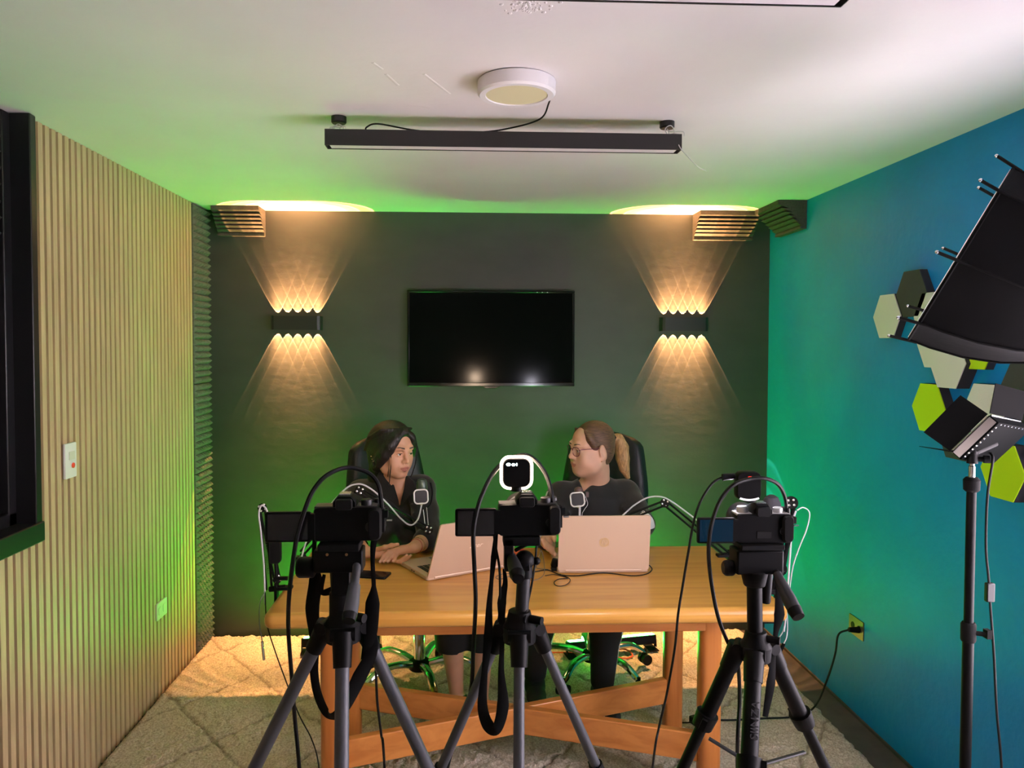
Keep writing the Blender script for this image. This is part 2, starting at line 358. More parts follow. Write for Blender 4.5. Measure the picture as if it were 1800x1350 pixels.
def pyramid_foam(name, o, U, W, N, lu, lw, label, group, matl, pitch=0.042, base=0.018, h=0.03):
    """o corner, U and W in-plane unit axes, N outward"""
    m = MB(); U, W, N = map(lambda a: np.asarray(a, float), (U, W, N)); o = np.asarray(o, float)
    nu, nw = max(1, round(lu/pitch)), max(1, round(lw/pitch)); du, dw = lu/nu, lw/nw
    c = [o, o+U*lu, o+U*lu+W*lw, o+W*lw]
    m.add(c+[p+N*base for p in c], [(3, 2, 1, 0), (0, 1, 5, 4), (1, 2, 6, 5), (2, 3, 7, 6), (3, 0, 4, 7)])
    for i in range(nu):
        for j in range(nw):
            a = o+U*du*i+W*dw*j+N*base
            tip = a+U*du*(.5+random.uniform(-.06, .06))+W*dw*(.5+random.uniform(-.06, .06))+N*h*random.uniform(.92, 1.06)
            m.add([a, a+U*du, a+U*du+W*dw, a+W*dw, tip], [(0, 1, 4), (1, 2, 4), (2, 3, 4), (3, 0, 4)])
    return tag(obj(name, m, matl, None, False, base=o), label, 'acoustic foam', group)
pyramid_foam('acoustic_foam_panel', (fx0+0.018, WIN_Y-0.084-0.5, 1.935), (0, 1, 0), (0, 0, 1), (1, 0, 0), 0.5, 0.40, 'charcoal pyramid foam tile fixed inside the top of the black window', None, M_FOAM, 0.05, 0.02, 0.045)
zc = [0.004, 0.474, 0.944, 1.414, 1.884, 2.345]
labs = ['lowest foam tile of the corner column, standing at the floor', 'second foam tile up the corner column, half lit gold', 'middle foam tile of the corner column, beside the table height sconce beam', 'second foam tile from the top of the corner column', 'topmost foam tile of the corner column, touching the ceiling']
labs = ['grey pyramid foam tile at the floor, lowest of the corner column', 'grey pyramid foam tile second from the floor in the corner column', 'grey pyramid foam tile in the middle of the corner column', 'grey pyramid foam tile second from the ceiling in the corner column', 'grey pyramid foam tile against the ceiling, topmost of the corner column']
for i in range(5):
    pyramid_foam('acoustic_foam_panel', (WALL_L-0.021, FOAM_Y+0.004, zc[i]+0.001), (0, 1, 0), (0, 0, 1), (1, 0, 0), WALL_B-FOAM_Y-0.006, zc[i+1]-zc[i]-0.003, labs[i], 'pyramid foam tiles in the left corner', M_FOAMSTRIP, 0.034, 0.026, 0.024)

# bass traps: wedge with horizontal grooves, deep under the ceiling
def bass_trap(p0, U, N, L, label, dz=0.142, dep=0.145, low=0.028):
    """p0: wall/ceiling corner at one end, U along the wall, N away from the wall"""
    U = np.asarray(U, float); N = np.asarray(N, float); p0 = np.asarray(p0, float); m = MB()
    prof = [(0, 0), (dep, 0), (dep, -0.022)]          # (out, down)
    n = 6
    for i in range(n):
        t0 = i/n; t1 = (i+0.62)/n; t2 = (i+1)/n
        d0 = dep+(low-dep)*t0; d1 = dep+(low-dep)*t1; d2 = dep+(low-dep)*t2
        zt = -0.022; zb = -dz+0.014
        z1 = zt+(zb-zt)*t1; z2 = zt+(zb-zt)*t2
        prof += [(d1*0.72-0.006, z1-0.008), (d2+0.004, z2)]
    prof += [(low+0.004, -dz), (0, -dz)]
    R = np.stack([N, V(0, 0, 1), np.cross(N, V(0, 0, 1))], 1)
    s = np.dot(np.cross(N, V(0, 0, 1)), U)
    a, b = (0, L*s) if s > 0 else (L*s, 0)
    pr = prof if True else prof
    m.prism(pr, a, b, p0, R)
    return tag(obj('bass_trap', m, M_TRAP, None, False, base=p0), label, 'bass trap', 'foam bass traps under the ceiling')
bass_trap((WALL_L+0.07, WALL_B-0.001, ROOM_H-0.001), (1, 0, 0), (0, -1, 0), 0.247, 'grooved foam bass trap above the left wall sconce, in the slat wall corner')
bass_trap((1.276, WALL_B-0.001, ROOM_H-0.001), (1, 0, 0), (0, -1, 0), 0.33, 'grooved foam bass trap on the charcoal wall above the right sconce')
bass_trap((WALL_R-0.001, 3.80, ROOM_H-0.001), (0, 1, 0), (-1, 0, 0), 0.315, 'grooved foam bass trap on the blue wall under the ceiling')

# ------------------------------------------------------------------ rug
def rug():
    x0, x1, y0, y1 = WALL_L+0.012, 1.565, 0.7, 4.235; d = 0.0085
    nx, ny = int((x1-x0)/d), int((y1-y0)/d)
    xs = np.linspace(x0, x1, nx); ys = np.linspace(y0, y1, ny); Xg, Yg = np.meshgrid(xs, ys, indexing='ij')
    def smooth(a, n):
        for _ in range(n): a = (a+np.roll(a, 1, 0)+np.roll(a, -1, 0)+np.roll(a, 1, 1)+np.roll(a, -1, 1))/5
        return a
    n1 = smooth(rng.standard_normal((nx, ny)), 1); n1 = n1+0.5*rng.standard_normal((nx, ny)); n2 = smooth(rng.standard_normal((nx, ny)), 14); n2 /= n2.std(); n3 = smooth(rng.standard_normal((nx, ny)), 14); n3 /= n3.std()
    wx = Xg+0.006*n2; wy = Yg+0.006*n3
    u = (wx/0.50+wy/0.62); v = (wx/0.50-wy/0.62)
    du = np.abs(u-np.round(u))*0.39; dv = np.abs(v-np.round(v))*0.39
    line = np.exp(-(np.minimum(du, dv)/0.0065)**2)
    Z = 0.024+0.0048*n1+0.0006*n2-0.010*line
    edge = np.minimum.reduce([Xg-x0, x1-Xg, Yg-y0, y1-Yg]); Z *= np.clip(0.35+edge/0.02, 0, 1)
    Z = np.maximum(Z, 0.002)
    wob = 0.006*n2
    Xo = Xg.copy(); Xo[-1, :] += np.abs(wob[-1, :])*1.2
    vsn = np.stack([Xo, Yg, Z], -1).reshape(-1, 3)
    idx = np.arange(nx*ny).reshape(nx, ny)
    q = np.stack([idx[:-1, :-1], idx[1:, :-1], idx[1:, 1:], idx[:-1, 1:]], -1).reshape(-1, 4)
    # skirt down to the floor
    loop = np.concatenate([idx[:, 0], idx[-1, 1:], idx[-2::-1, -1], idx[0, -2:0:-1]])
    nb = len(vsn); bot = vsn[loop].copy(); bot[:, 2] = 0.001
    L = len(loop); q2 = np.array([[loop[i], nb+i, nb+(i+1) % L, loop[(i+1) % L]] for i in range(L)])
    col_line = line.reshape(-1)
    me = np_mesh('rug', np.concatenate([vsn, bot]), np.concatenate([q, q2]))
    at_ = me.attributes.new('carved', 'FLOAT', 'POINT'); at_.data.foreach_set('value', np.concatenate([col_line, np.zeros(L)]).astype(np.float32))
    mm = bpy.data.materials.new('shag_rug'); mm.use_nodes = True; nt = mm.node_tree; b = nt.nodes['Principled BSDF']; b.inputs['Roughness'].default_value = 0.95; b.inputs['Specular IOR Level'].default_value = 0.1
    a = nt.nodes.new('ShaderNodeAttribute'); a.attribute_name = 'carved'
    tc = nt.nodes.new('ShaderNodeTexCoord'); n = nt.nodes.new('ShaderNodeTexNoise'); n.inputs['Scale'].default_value = 120; n.inputs['Detail'].default_value = 4
    rp = nt.nodes.new('ShaderNodeValToRGB'); rp.color_ramp.elements[0].color = (0.36, 0.30, 0.225, 1); rp.color_ramp.elements[1].color = (0.66, 0.58, 0.46, 1); rp.color_ramp.elements[0].position = .3; rp.color_ramp.elements[1].position = .65
    mx = nt.nodes.new('ShaderNodeMix'); mx.data_type = 'RGBA'; mx.inputs['B'].default_value = (0.13, 0.10, 0.07, 1)
    mu = nt.nodes.new('ShaderNodeMath'); mu.operation = 'MULTIPLY'; mu.inputs[1].default_value = 0.7
    nt.links.new(tc.outputs['Object'], n.inputs['Vector']); nt.links.new(n.outputs['Fac'], rp.inputs[0]); nt.links.new(rp.outputs[0], mx.inputs['A']); nt.links.new(a.outputs['Fac'], mu.inputs[0]); nt.links.new(mu.outputs[0], mx.inputs['Factor']); nt.links.new(mx.outputs['Result'], b.inputs['Base Color'])
    bp = nt.nodes.new('ShaderNodeBump'); bp.inputs['Strength'].default_value = 0.6; bp.inputs['Distance'].default_value = 0.01; nt.links.new(n.outputs['Fac'], bp.inputs['Height']); nt.links.new(bp.outputs[0], b.inputs['Normal'])
    o = link_mesh('shag_rug', me, mm, None, True, ang=180)
    tag(o, 'beige shag rug with carved diamond lines covering the floor under the table', 'rug')
def np_mesh(name, v, q, mi=None):
    me = bpy.data.meshes.new(name); me.vertices.add(len(v)); me.vertices.foreach_set('co', np.asarray(v, np.float32).ravel())
    n = len(q); k = q.shape[1]; me.loops.add(n*k); me.loops.foreach_set('vertex_index', np.asarray(q, np.int32).ravel())
    me.polygons.add(n); me.polygons.foreach_set('loop_start', np.arange(0, n*k, k, dtype=np.int32)); me.polygons.foreach_set('loop_total', np.full(n, k, np.int32))
    if mi is not None: me.polygons.foreach_set('material_index', np.asarray(mi, np.int32))
    me.update(calc_edges=True); me.validate(); return me
rug()

# ------------------------------------------------------------------ table
TX0, TX1, TY0, TY1, TZ = -0.648, 1.085, 2.478, 3.29, 0.75
table = thing('wooden_table', 'orange varnished wooden table with crossed stretchers on the rug', 'table', ((TX0+TX1)/2, (TY0+TY1)/2, 0))
m = MB(); prof = []
m.prism(rrect(TX1-TX0, TY1-TY0, 0.035, 6), TZ-0.052, TZ, ((TX0+TX1)/2, (TY0+TY1)/2, 0)); top = obj('table_top', m, M_WOODX, table, True, bevel=0.020)
top.modifiers['bevel'].segments = 4
m = MB()
LX0, LX1, LY0, LY1 = -0.45, 0.862, 2.63, 3.095
m.bb((LX0-0.03, LY0-0.035, TZ-0.118), (LX1+0.03, LY0-0.010, TZ-0.052)); m.bb((LX0-0.03, LY1+0.010, TZ-0.118), (LX1+0.03, LY1+0.035, TZ-0.052))
m.bb((LX0-0.035, LY0-0.01, TZ-0.118), (LX0-0.012, LY1+0.01, TZ-0.052)); m.bb((LX1+0.012, LY0-0.01, TZ-0.118), (LX1+0.035, LY1+0.01, TZ-0.052))
obj('apron', m, M_WOODR, table, True, bevel=0.003)
for lx in (LX0, LX1):
    for ly in (LY0, LY1):
        m = MB(); m.prism(rrect(0.075, 0.075, 0.022, 3), 0.022, TZ-0.054, (lx, ly, 0)); obj('leg', m, M_WOODZ, table, True, bevel=0.004)
for (a, b, z) in (((LX0, LY1), (LX1, LY0), 0.2), ((LX0, LY0), (LX1, LY1), 0.2)):
    m = MB(); a3, b3 = V(a[0], a[1], 0.205), V(b[0], b[1], 0.205); d = nrm(b3-a3); L = np.linalg.norm(b3-a3)-0.07
    R = np.stack([d, np.cross(V(0, 0, 1), d), V(0, 0, 1)], 1)
    m.box((a3+b3)/2, (L, 0.034, 0.10), R); obj('stretcher', m, M_WOODR, table, True, bevel=0.004)
# ------------------------------------------------------------------ ceiling lamps
lc = at_z(908, 169, ROOM_H-0.042)
lamp = thing('ceiling_lamp', 'round white ceiling lamp with a cream diffuser, switched off', 'ceiling lamp', (lc[0], lc[1], ROOM_H))
m = MB(); r = 0.108
m.lathe([(r-0.004, ROOM_H-0.001), (r, ROOM_H-0.004), (r, ROOM_H-0.036), (r-0.006, ROOM_H-0.042), (r*0.80, ROOM_H-0.042), (r*0.78, ROOM_H-0.036), (r*0.5, ROOM_H-0.036)], (lc[0], lc[1], 0), n=56); obj('housing', m, M_LAMPWHITE, lamp)
m = MB(); m.lathe([(r*0.785, ROOM_H-0.039), (0.001, ROOM_H-0.0395)], (lc[0], lc[1], 0), n=56); obj('diffuser', m, M_LAMPCREAM, lamp)

PX0, PX1, PY, PZ0, PZ1 = -0.432, 0.692, 2.47, 2.243, 2.293
def pendant(label, Y, detail=True):
    t = thing('linear_pendant_light', label, 'pendant light', ((PX0+PX1)/2, Y, ROOM_H), 'black linear pendant lights')
    m = MB(); w = 0.026
    # channel: top, two sides, ends; open below over the diffuser
    m.prism([(-w, PZ0), (-w+0.003, PZ0), (-w+0.003, PZ1-0.004), (w-0.003, PZ1-0.004), (w-0.003, PZ0), (w, PZ0), (w, PZ1), (-w, PZ1)], PX0, PX1, (0, Y, 0), np.stack([V(0, 1, 0), V(0, 0, 1), V(1, 0, 0)], 1))
    m.bb((PX0-0.002, Y-w, PZ0), (PX0, Y+w, PZ1)); m.bb((PX1, Y-w, PZ0), (PX1+0.002, Y+w, PZ1))
    obj('channel', m, M_PENDBLACK, t, False)
    m = MB(); m.bb((PX0+0.012, Y-w+0.004, PZ0+0.002), (PX1-0.012, Y+w-0.004, PZ0+0.006)); obj('diffuser', m, M_PENDDIFF, t, False)
    for cx in (-0.40, 0.663):
        m = MB(); m.lathe([(0.024, ROOM_H-0.0005), (0.024, ROOM_H-0.018), (0.021, ROOM_H-0.022), (0.004, ROOM_H-0.022)], (cx, Y+0.04, 0)); obj('ceiling_cup', m, M_PENDBLACK, t)
        ex = cx+(0.015 if cx > 0 else 0.0)
        m = MB()
        a = V(cx, Y+0.04, ROOM_H-0.022); b = V(ex-0.02, Y, PZ1); c = V(ex+0.03, Y, PZ1)
        m.tube(spl([a, a+V(0.006, 0, -0.012), b+V(0, 0, 0.012), b], 5), 0.0014, 5); m.tube(spl([a, a+V(0.012, 0, -0.010), c+V(-0.004, 0, 0.015), c], 5), 0.0011, 5)
        for q, (ox, oz, rr) in enumerate(((-0.004, -0.030, 0.013), (0.004, -0.026, 0.015)) if cx < 0 else ((0.0, -0.016, 0.015), (0.014, -0.045, 0.021), (0.008, -0.047, 0.016))):
            m.tube([a+V(ox+rr*math.cos(s), -0.035+0.004*math.sin(3*s)+0.004*q, oz+rr*math.sin(s)) for s in np.linspace(0, 2*PI*1.06, 26)], 0.0016, 5)
        if cx > 0 and detail: m.tube(spl([a+V(0.018, -0.06, -0.06), a+V(0.03, -0.075, -0.09), a+V(0.075, -0.085, -0.14), a+V(0.105, -0.085, -0.155)], 6), 0.0016, 5)
        obj('suspension_wire', m, M_WIRE, t)
    return t
p1 = pendant('long black linear light hanging below the round ceiling lamp', PY)
m = MB(); m.tube(spl([(lc[0]+0.095, lc[1]+0.03, ROOM_H-0.036), (lc[0]+0.10, lc[1]+0.10, ROOM_H-0.03), (lc[0]+0.085, lc[1]+0.2, ROOM_H-0.045), (lc[0]+0.0, PY-0.02, PZ1+0.012), (lc[0]-0.10, PY-0.005, PZ1+0.002), (-0.10, PY, PZ1+0.003), (-0.17, PY-0.005, PZ1+0.007), (-0.27, PY-0.01, PZ1+0.022), (-0.305, PY-0.008, PZ1+0.012), (-0.31, PY, PZ1)], 8), 0.0026, 6)
obj('power_cord', m, M_CABLE, p1)
p2 = pendant('second long black linear light at the top edge, nearest the viewer', 1.384, False)

# ------------------------------------------------------------------ wall sconces with real narrow beams
def beam_nodes(ld, half):
    ld.use_nodes = True; nt = ld.node_tree; em = nt.nodes['Emission']
    tc = nt.nodes.new('ShaderNodeTexCoord'); sp = nt.nodes.new('ShaderNodeSeparateXYZ'); ab = nt.nodes.new('ShaderNodeMath'); ab.operation = 'ABSOLUTE'
    rp = nt.nodes.new('ShaderNodeValToRGB'); mr = nt.nodes.new('ShaderNodeMapRange')
    mr.inputs['From Min'].default_value = math.cos(half); mr.inputs['From Max'].default_value = 1.0
    nt.links.new(tc.outputs['Normal'], sp.inputs[0]); nt.links.new(sp.outputs['Z'], ab.inputs[0]); nt.links.new(ab.outputs[0], mr.inputs['Value']); nt.links.new(mr.outputs[0], rp.inputs[0])
    cr = rp.color_ramp; cr.elements[0].position = 0.0; cr.elements[0].color = (0.75, 0.75, 0.75, 1); cr.elements[1].position = 1.0; cr.elements[1].color = (0.95, 0.95, 0.95, 1)
    for p, c in ((0.06, 1.0), (0.13, 0.34), (0.45, 0.30)):
        e = cr.elements.new(p); e.color = (c, c, c, 1)
    nt.links.new(rp.outputs[0], em.inputs['Strength'])
def sconce(x0, x1, label):
    xc = (x0+x1)/2; z0, z1 = 1.700, 1.776; yw = WALL_B
    t = thing('wall_sconce', label, 'wall sconce', (xc, yw, (z0+z1)/2), 'up and down wall sconces')
    w = (x1-x0)/2; d = 0.062; th = 0.004; m = MB()
    out = [(-w, 0), (-w, -d+0.018), (-w+0.005, -d+0.006), (-w+0.018, -d), (w-0.018, -d), (w-0.005, -d+0.006), (w, -d+0.018), (w, 0)]
    inn = [(w-th, 0), (w-th, -d+0.019), (w-0.009, -d+0.010), (w-0.020, -d+th), (-w+0.020, -d+th), (-w+0.009, -d+0.010), (-w+th, -d+0.019), (-w+th, 0)]
    for i in range(7):
        a, b, c, e = out[i], out[i+1], inn[6-i], inn[7-i]
        m.prism([a, b, c, e], z0, z1, (xc, yw, 0))
    obj('housing', m, M_SCONCE, t, True)
    m = MB(); m.bb((x0+0.006, yw-0.006, z0+0.01), (x1-0.006, yw-0.0005, z1-0.01)); obj('back_plate', m, M_SCONCE, t, False)
    m = MB(); m.bb((x0+0.006, yw-0.056, 1.7365), (x1-0.006, yw-0.006, 1.7395)); obj('led_board', m, M_SCONCE, t, False)
    for k in range(5):
        lx = xc+(k-2)*0.0515
        for sgn in (1, -1):
            zz = 1.738+sgn*0.004
            m = MB(); m.lathe([(0.006, 1.738+sgn*0.0015), (0.006, 1.738+sgn*0.003)], (lx, yw-0.0245, 0), n=14); obj('led', m, M_EMWARM, t)
            ld = bpy.data.lights.new('sconce_beam', 'SPOT'); ld.energy = SCONCE_W*(1.0 if sgn < 0 else 1.0); ld.color = (1.0, 0.45, 0.17); ld.spot_size = math.radians(48); ld.spot_blend = 0.04; ld.shadow_soft_size = 0.0012
            beam_nodes(ld, math.radians(24))
            lo = bpy.data.objects.new('sconce_beam', ld); C.objects.link(lo); lo.parent = t
            lo.location = Vector((lx, yw-0.0245, zz))-t.location
            tilt = (k-2)*math.radians(1.8)
            lo.rotation_euler = (0, -tilt, 0) if sgn < 0 else (PI, tilt, 0)
    return t
sconce(-1.042, -0.774, 'dark wall sconce beside the screen, left of it, throwing fans of warm light')
sconce(1.094, 1.356, 'dark wall sconce by the blue wall, throwing fans of warm light')

# ------------------------------------------------------------------ television
tv = thing('television', 'black flat television screen mounted on the charcoal wall', 'television', (0.151, WALL_B, 1.655))
tx0, tx1, tz0, tz1 = -0.307, 0.609, 1.394, 1.919; ty = WALL_B-0.06
m = MB(); b = 0.013
for a, c in (((tx0, tz0), (tx1, tz0+0.02)), ((tx0, tz1-b), (tx1, tz1)), ((tx0, tz0+0.02), (tx0+b, tz1-b)), ((tx1-b, tz0+0.02), (tx1, tz1-b))):
    m.bb((a[0], ty, a[1]), (c[0], ty+0.03, c[1]))
obj('bezel', m, M_BEZEL, tv, True, bevel=0.003)
m = MB(); m.bb((tx0+b-0.001, ty+0.004, tz0+0.019), (tx1-b+0.001, ty+0.02, tz1-b+0.001)); obj('screen', m, M_SCREEN, tv, False)
m = MB(); m.bb((tx0+0.03, ty+0.028, tz0+0.04), (tx1-0.03, WALL_B-0.02, tz1-0.05)); m.bb((tx0+0.3, WALL_B-0.022, tz0+0.15), (tx1-0.3, WALL_B-0.0005, tz1-0.15)); obj('rear_housing', m, M_BLACKMATTE, tv, True, bevel=0.008)
m = MB(); mid = (tx0+tx1)/2
m.prism([(-0.055, 0), (0.055, 0), (0.03, -0.012), (-0.03, -0.012)], -0.006, 0.008, (mid, ty+0.01, tz0+0.001), np.stack([V(1, 0, 0), V(0, 0, 1), V(0, -1, 0)], 1)); obj('sensor_lip', m, M_BEZEL, tv, True, bevel=0.002)
m = MB()
for q in (0, 1, 2): m.bb((tx1-0.21+q*0.028, ty-0.0006, tz1-0.011), (tx1-0.204+q*0.028, ty, tz1-0.008))
obj('printed_marks', m, M_STEEL, tv, False)
tv.rotation_euler.x = -0.007

# ------------------------------------------------------------------ switch plates and outlets
sw = thing('light_switch_plate', 'white switch plate with a red round button on the slat wall', 'light switch', (WALL_L, 2.772, 1.209))
m = MB(); R = np.stack([V(0, -1, 0), V(0, 0, 1), V(-1, 0, 0)], 1); R = np.stack([V(0, 1, 0), V(0, 0, 1), V(1, 0, 0)], 1)
m.prism(rrect(0.078, 0.124, 0.005, 3), 0.0, 0.009, (WALL_L, 2.772, 1.209), R, 0.002); obj('cover_plate', m, M_WHITEPL, sw)
m = MB(); m.prism(rrect(0.040, 0.030, 0.003, 2), 0.009, 0.0115, (WALL_L, 2.776, 1.226), R, 0.001); obj('rocker', m, M_IVORY, sw)
m = MB(); m.lathe([(0.0095, 0.009), (0.0095, 0.012), (0.008, 0.013), (0.001, 0.0135)], (WALL_L, 2.785, 1.190), R, 20); obj('button', m, M_RED, sw, label='red round button')
ou = thing('wall_outlet', 'ivory power outlet low on the slat wall', 'power outlet', (WALL_L, 3.573, 0.402))
m = MB(); m.prism(rrect(0.118, 0.078, 0.005, 3), 0.0, 0.008, (WALL_L, 3.573, 0.402), R, 0.002); obj('cover_plate', m, M_IVORY, ou)
for s in (-1, 1):
    m = MB(); m.prism(rrect(0.034, 0.036, 0.008, 3), 0.008, 0.010, (WALL_L, 3.573+s*0.026, 0.402), R, 0.0008); obj('socket', m, M_IVORY, ou)
o2 = thing('wall_outlet', 'brass outlet plate with a black plug on the blue wall', 'power outlet', (WALL_R, 3.246, 0.393))
R2 = np.stack([V(0, -1, 0), V(0, 0, 1), V(-1, 0, 0)], 1)
m = MB(); m.prism(rrect(0.122, 0.082, 0.003, 2), 0.0, 0.005, (WALL_R, 3.246, 0.393), R2, 0.001); obj('cover_plate', m, M_BRASS, o2)
for s in (-1, 1):
    m = MB(); m.lathe([(0.015, 0.005), (0.015, 0.0065), (0.001, 0.0065)], (WALL_R, 3.246+s*0.026, 0.393), R2); obj('socket', m, M_BLACK, o2)
cord = thing('extension_cord', 'black power cord hanging from the blue wall outlet and lying on the rug', 'power cord', (WALL_R-0.02, 3.22, 0.39))
m = MB(); m.cyl((WALL_R-0.006, 3.22, 0.39), (WALL_R-0.05, 3.22, 0.392), 0.014, 0.010, 14); obj('plug', m, M_BLACK, cord)
m = MB(); pts = [V(WALL_R-0.05, 3.22, 0.392), V(WALL_R-0.10, 3.21, 0.375), at(1468, 1150, 3.12), at(1452, 1200, 3.0), at_z(1432, 1242, 0.045), at_z(1400, 1259, 0.036), at_z(1340, 1263, 0.036), at_z(1270, 1266, 0.036), at_z(1215, 1262, 0.036)]
m.tube(spl(pts, 8), 0.0042, 7); obj('cord', m, M_CABLE, cord)

# ------------------------------------------------------------------ hexagonal acoustic tiles on the blue wall
def hexa(px, py, matl, label, turn=False, th=0.032, r=0.1):
    p = at_x(px, py, WALL_R-th)
    t = thing('hexagon_acoustic_tile', label, 'acoustic tile', (WALL_R, p[1], p[2]), 'hexagon acoustic tiles on the blue wall')
    poly = [(r*math.cos(k*PI/3+(PI/6 if turn else 0)), r*math.sin(k*PI/3+(PI/6 if turn else 0))) for k in range(6)]
    m = MB(); m.prism(poly, 0.0005, th-0.004, (WALL_R, p[1], p[2]), R2); obj('tile_body', m, M_HEXSIDE, t, False, label='dark edge of the tile')
    m = MB(); m.prism(poly, th-0.004, th, (WALL_R, p[1], p[2]), R2, 0.0015); obj('felt_face', m, matl, t, False)
    return t
hexa(1558, 556, M_HEXW, 'off-white hexagon tile farthest left on the blue wall')
hexa(1601, 516, M_HEXC, 'charcoal hexagon tile at the top of the cluster, touching the off-white one', )
hexa(1634, 556, M_HEXW, 'white hexagon tile mostly hidden behind the octabox edge')
hexa(1640, 604, M_HEXW, 'small visible strip of white hexagon tile just under the octabox corner', th=0.03)
hexa(1664, 638, M_HEXW, 'bright white hexagon tile standing proud below the octabox', th=0.05)
hexa(1713, 603, M_HEXL, 'lime hexagon tile with only its lower edge showing under the octabox')
hexa(1631, 717, M_HEXL, 'lime hexagon tile left of the small panel light', th=0.04)
hexa(1728, 722, M_HEXW, 'off-white hexagon tile behind the small panel light')
hexa(1800, 690, M_HEXC, 'large charcoal hexagon tile at the right edge behind the panel light', th=0.034, r=0.112)
hexa(1679, 763, M_HEXC, 'charcoal hexagon tile peeking out below the panel light', th=0.03)
hexa(1761, 829, M_HEXL, 'lime hexagon tile lowest on the blue wall beside the stand', th=0.045)

# ------------------------------------------------------------------ light stands, octabox and LED panel
def stand(x, y, ztop, label, ang0=0.3, leg=0.36):
    t = thing('light_stand', label, 'light stand', (x, y, 0))
    m = MB(); m.cyl((x, y, 0.10), (x, y, 0.90), 0.0135); obj('lower_tube', m, M_BLACK, t)
    m = MB(); m.cyl((x, y, 0.88), (x, y, ztop-0.06), 0.0115); obj('upper_tube', m, M_BLACK, t)
    m = MB(); m.lathe([(0.014, ztop-0.085), (0.019, ztop-0.08), (0.020, ztop-0.055), (0.014, ztop-0.048)], (x, y, 0)); obj('top_collar', m, M_BLACKMATTE, t)
    m = MB(); m.lathe([(0.008, ztop-0.05), (0.008, ztop-0.02), (0.006, ztop-0.018), (0.006, ztop)], (x, y, 0)); obj('spigot', m, M_CHROME, t, label='chrome spigot')
    m = MB(); m.lathe([(0.016, 0.86), (0.018, 0.865), (0.018, 0.905), (0.015, 0.91)], (x, y, 0)); m.cyl((x+0.012, y-0.01, 0.885), (x+0.034, y-0.02, 0.885), 0.006); m.box((x+0.036, y-0.021, 0.887), (0.012, 0.018, 0.022)); obj('clamp', m, M_BLACKMATTE, t)
    m = MB(); m.lathe([(0.016, 0.42), (0.020, 0.425), (0.020, 0.46), (0.016, 0.465)], (x, y, 0)); m.lathe([(0.016, 0.15), (0.018, 0.152), (0.018, 0.18), (0.016, 0.182)], (x, y, 0)); obj('leg_hub', m, M_BLACKMATTE, t)
    for k in range(3):
        a = ang0+k*2*PI/3; d = V(math.cos(a), math.sin(a), 0)
        c = V(x, y, 0)
        m = MB(); m.tube([c+d*0.018+V(0, 0, .44), c+d*leg+V(0, 0, 0.034)], 0.008, 10); m.tube([c+d*0.016+V(0, 0, .166), c+d*leg*0.53+V(0, 0, 0.232)], 0.006, 8); obj('leg', m, M_BLACK, t)
        m = MB(); m.ell(c+d*(leg+.002)+V(0, 0, 0.042), 0.013); obj('rubber_foot', m, M_CABLE, t)
    return t
LP = at(1709, 806, 1.9)
stand(LP[0], 1.9, LP[2], 'slim black light stand in front of the blue wall, carrying the small panel light', 1.6)
# LED panel with barn doors
_v = nrm(V(.674, 1, -.114)); _x = nrm(np.cross(_v, V(0, 0, 1))); _z = np.cross(_x, _v)
a = .080*_x-.0255*_v+.098*_z; b = .077*_x+.20*_v-.011*_z
n = nrm(np.cross(a, b)); ahat = nrm(a); bhat = nrm(np.cross(n, ahat)); la, lb = np.linalg.norm(a), np.linalg.norm(b)
corner = at(1682, 803, 1.9); pc = corner+a/2+bhat*lb/2
RP = np.stack([ahat, bhat, n], 1)
pan = thing('led_panel_light', 'small black LED panel light with open barn doors on the slim stand', 'panel light', LP)
m = MB(); m.box(pc+n*0.004, (la, lb, 0.030), RP); obj('panel_body', m, mat('panel_case_black', (0.003, 0.0035, 0.0035), 0.6, spec=0.02), pan, True, bevel=0.003)
m = MB()
for q in range(9): m.box(pc-n*0.012+ahat*(-la/2+0.014+q*(la-0.028)/8)-bhat*(lb/2-0.004), (0.004, 0.003, 0.004), RP)
for q in range(9): m.box(pc-n*0.010+bhat*(-lb/2+0.02+q*(lb-0.028)/8)+ahat*(la/2-0.004), (0.003, 0.005, 0.004), RP)
obj('vent_studs', m, M_STEEL, pan, False)
m = MB(); m.box(pc+n*0.0195, (la-0.012, lb-0.012, 0.001), RP); obj('led_face', m, M_EMPANEL, pan, False)
# side flange with slots
m = MB(); m.box(pc+n*0.004-bhat*(lb/2+0.0012), (la-0.006, 0.0016, 0.020), RP); obj('side_flange', m, mat('flange_grey', (0.30, 0.27, 0.27), 0.35, 0.5), pan, False)
def door(edge_c, along, ln, out, dep, tilt_n, name='barn_door'):
    d = nrm(n*math.cos(tilt_n)+out*math.sin(tilt_n)); nn = np.cross(along, d)
    Rr = np.stack([along, d, nn], 1)
    hw = ln/2; ho = ln/2*1.0
    m = MB(); m.prism([(-hw, 0.004), (hw, 0.004), (ho, dep), (-ho, dep)], -0.0008, 0.0008, edge_c, Rr); obj(name, m, mat('barn_door_black', (0.006, 0.006, 0.006), 0.9, spec=0.02), pan, False)
    m = MB(); m.tube([edge_c-along*hw*0.9, edge_c+along*hw*0.9], 0.0025, 8); obj('hinge', m, M_STEEL, pan)
door(pc+n*0.018-bhat*(lb/2), ahat, la, -bhat, 0.080, 0.55)
door(pc+n*0.018+bhat*(lb/2), ahat, la, bhat, 0.070, 0.8)
door(pc+n*0.018+ahat*(la/2), bhat, lb, ahat, 0.080, 1.0)
door(pc+n*0.018-ahat*(la/2), bhat, lb, -ahat, 0.080, 0.6)
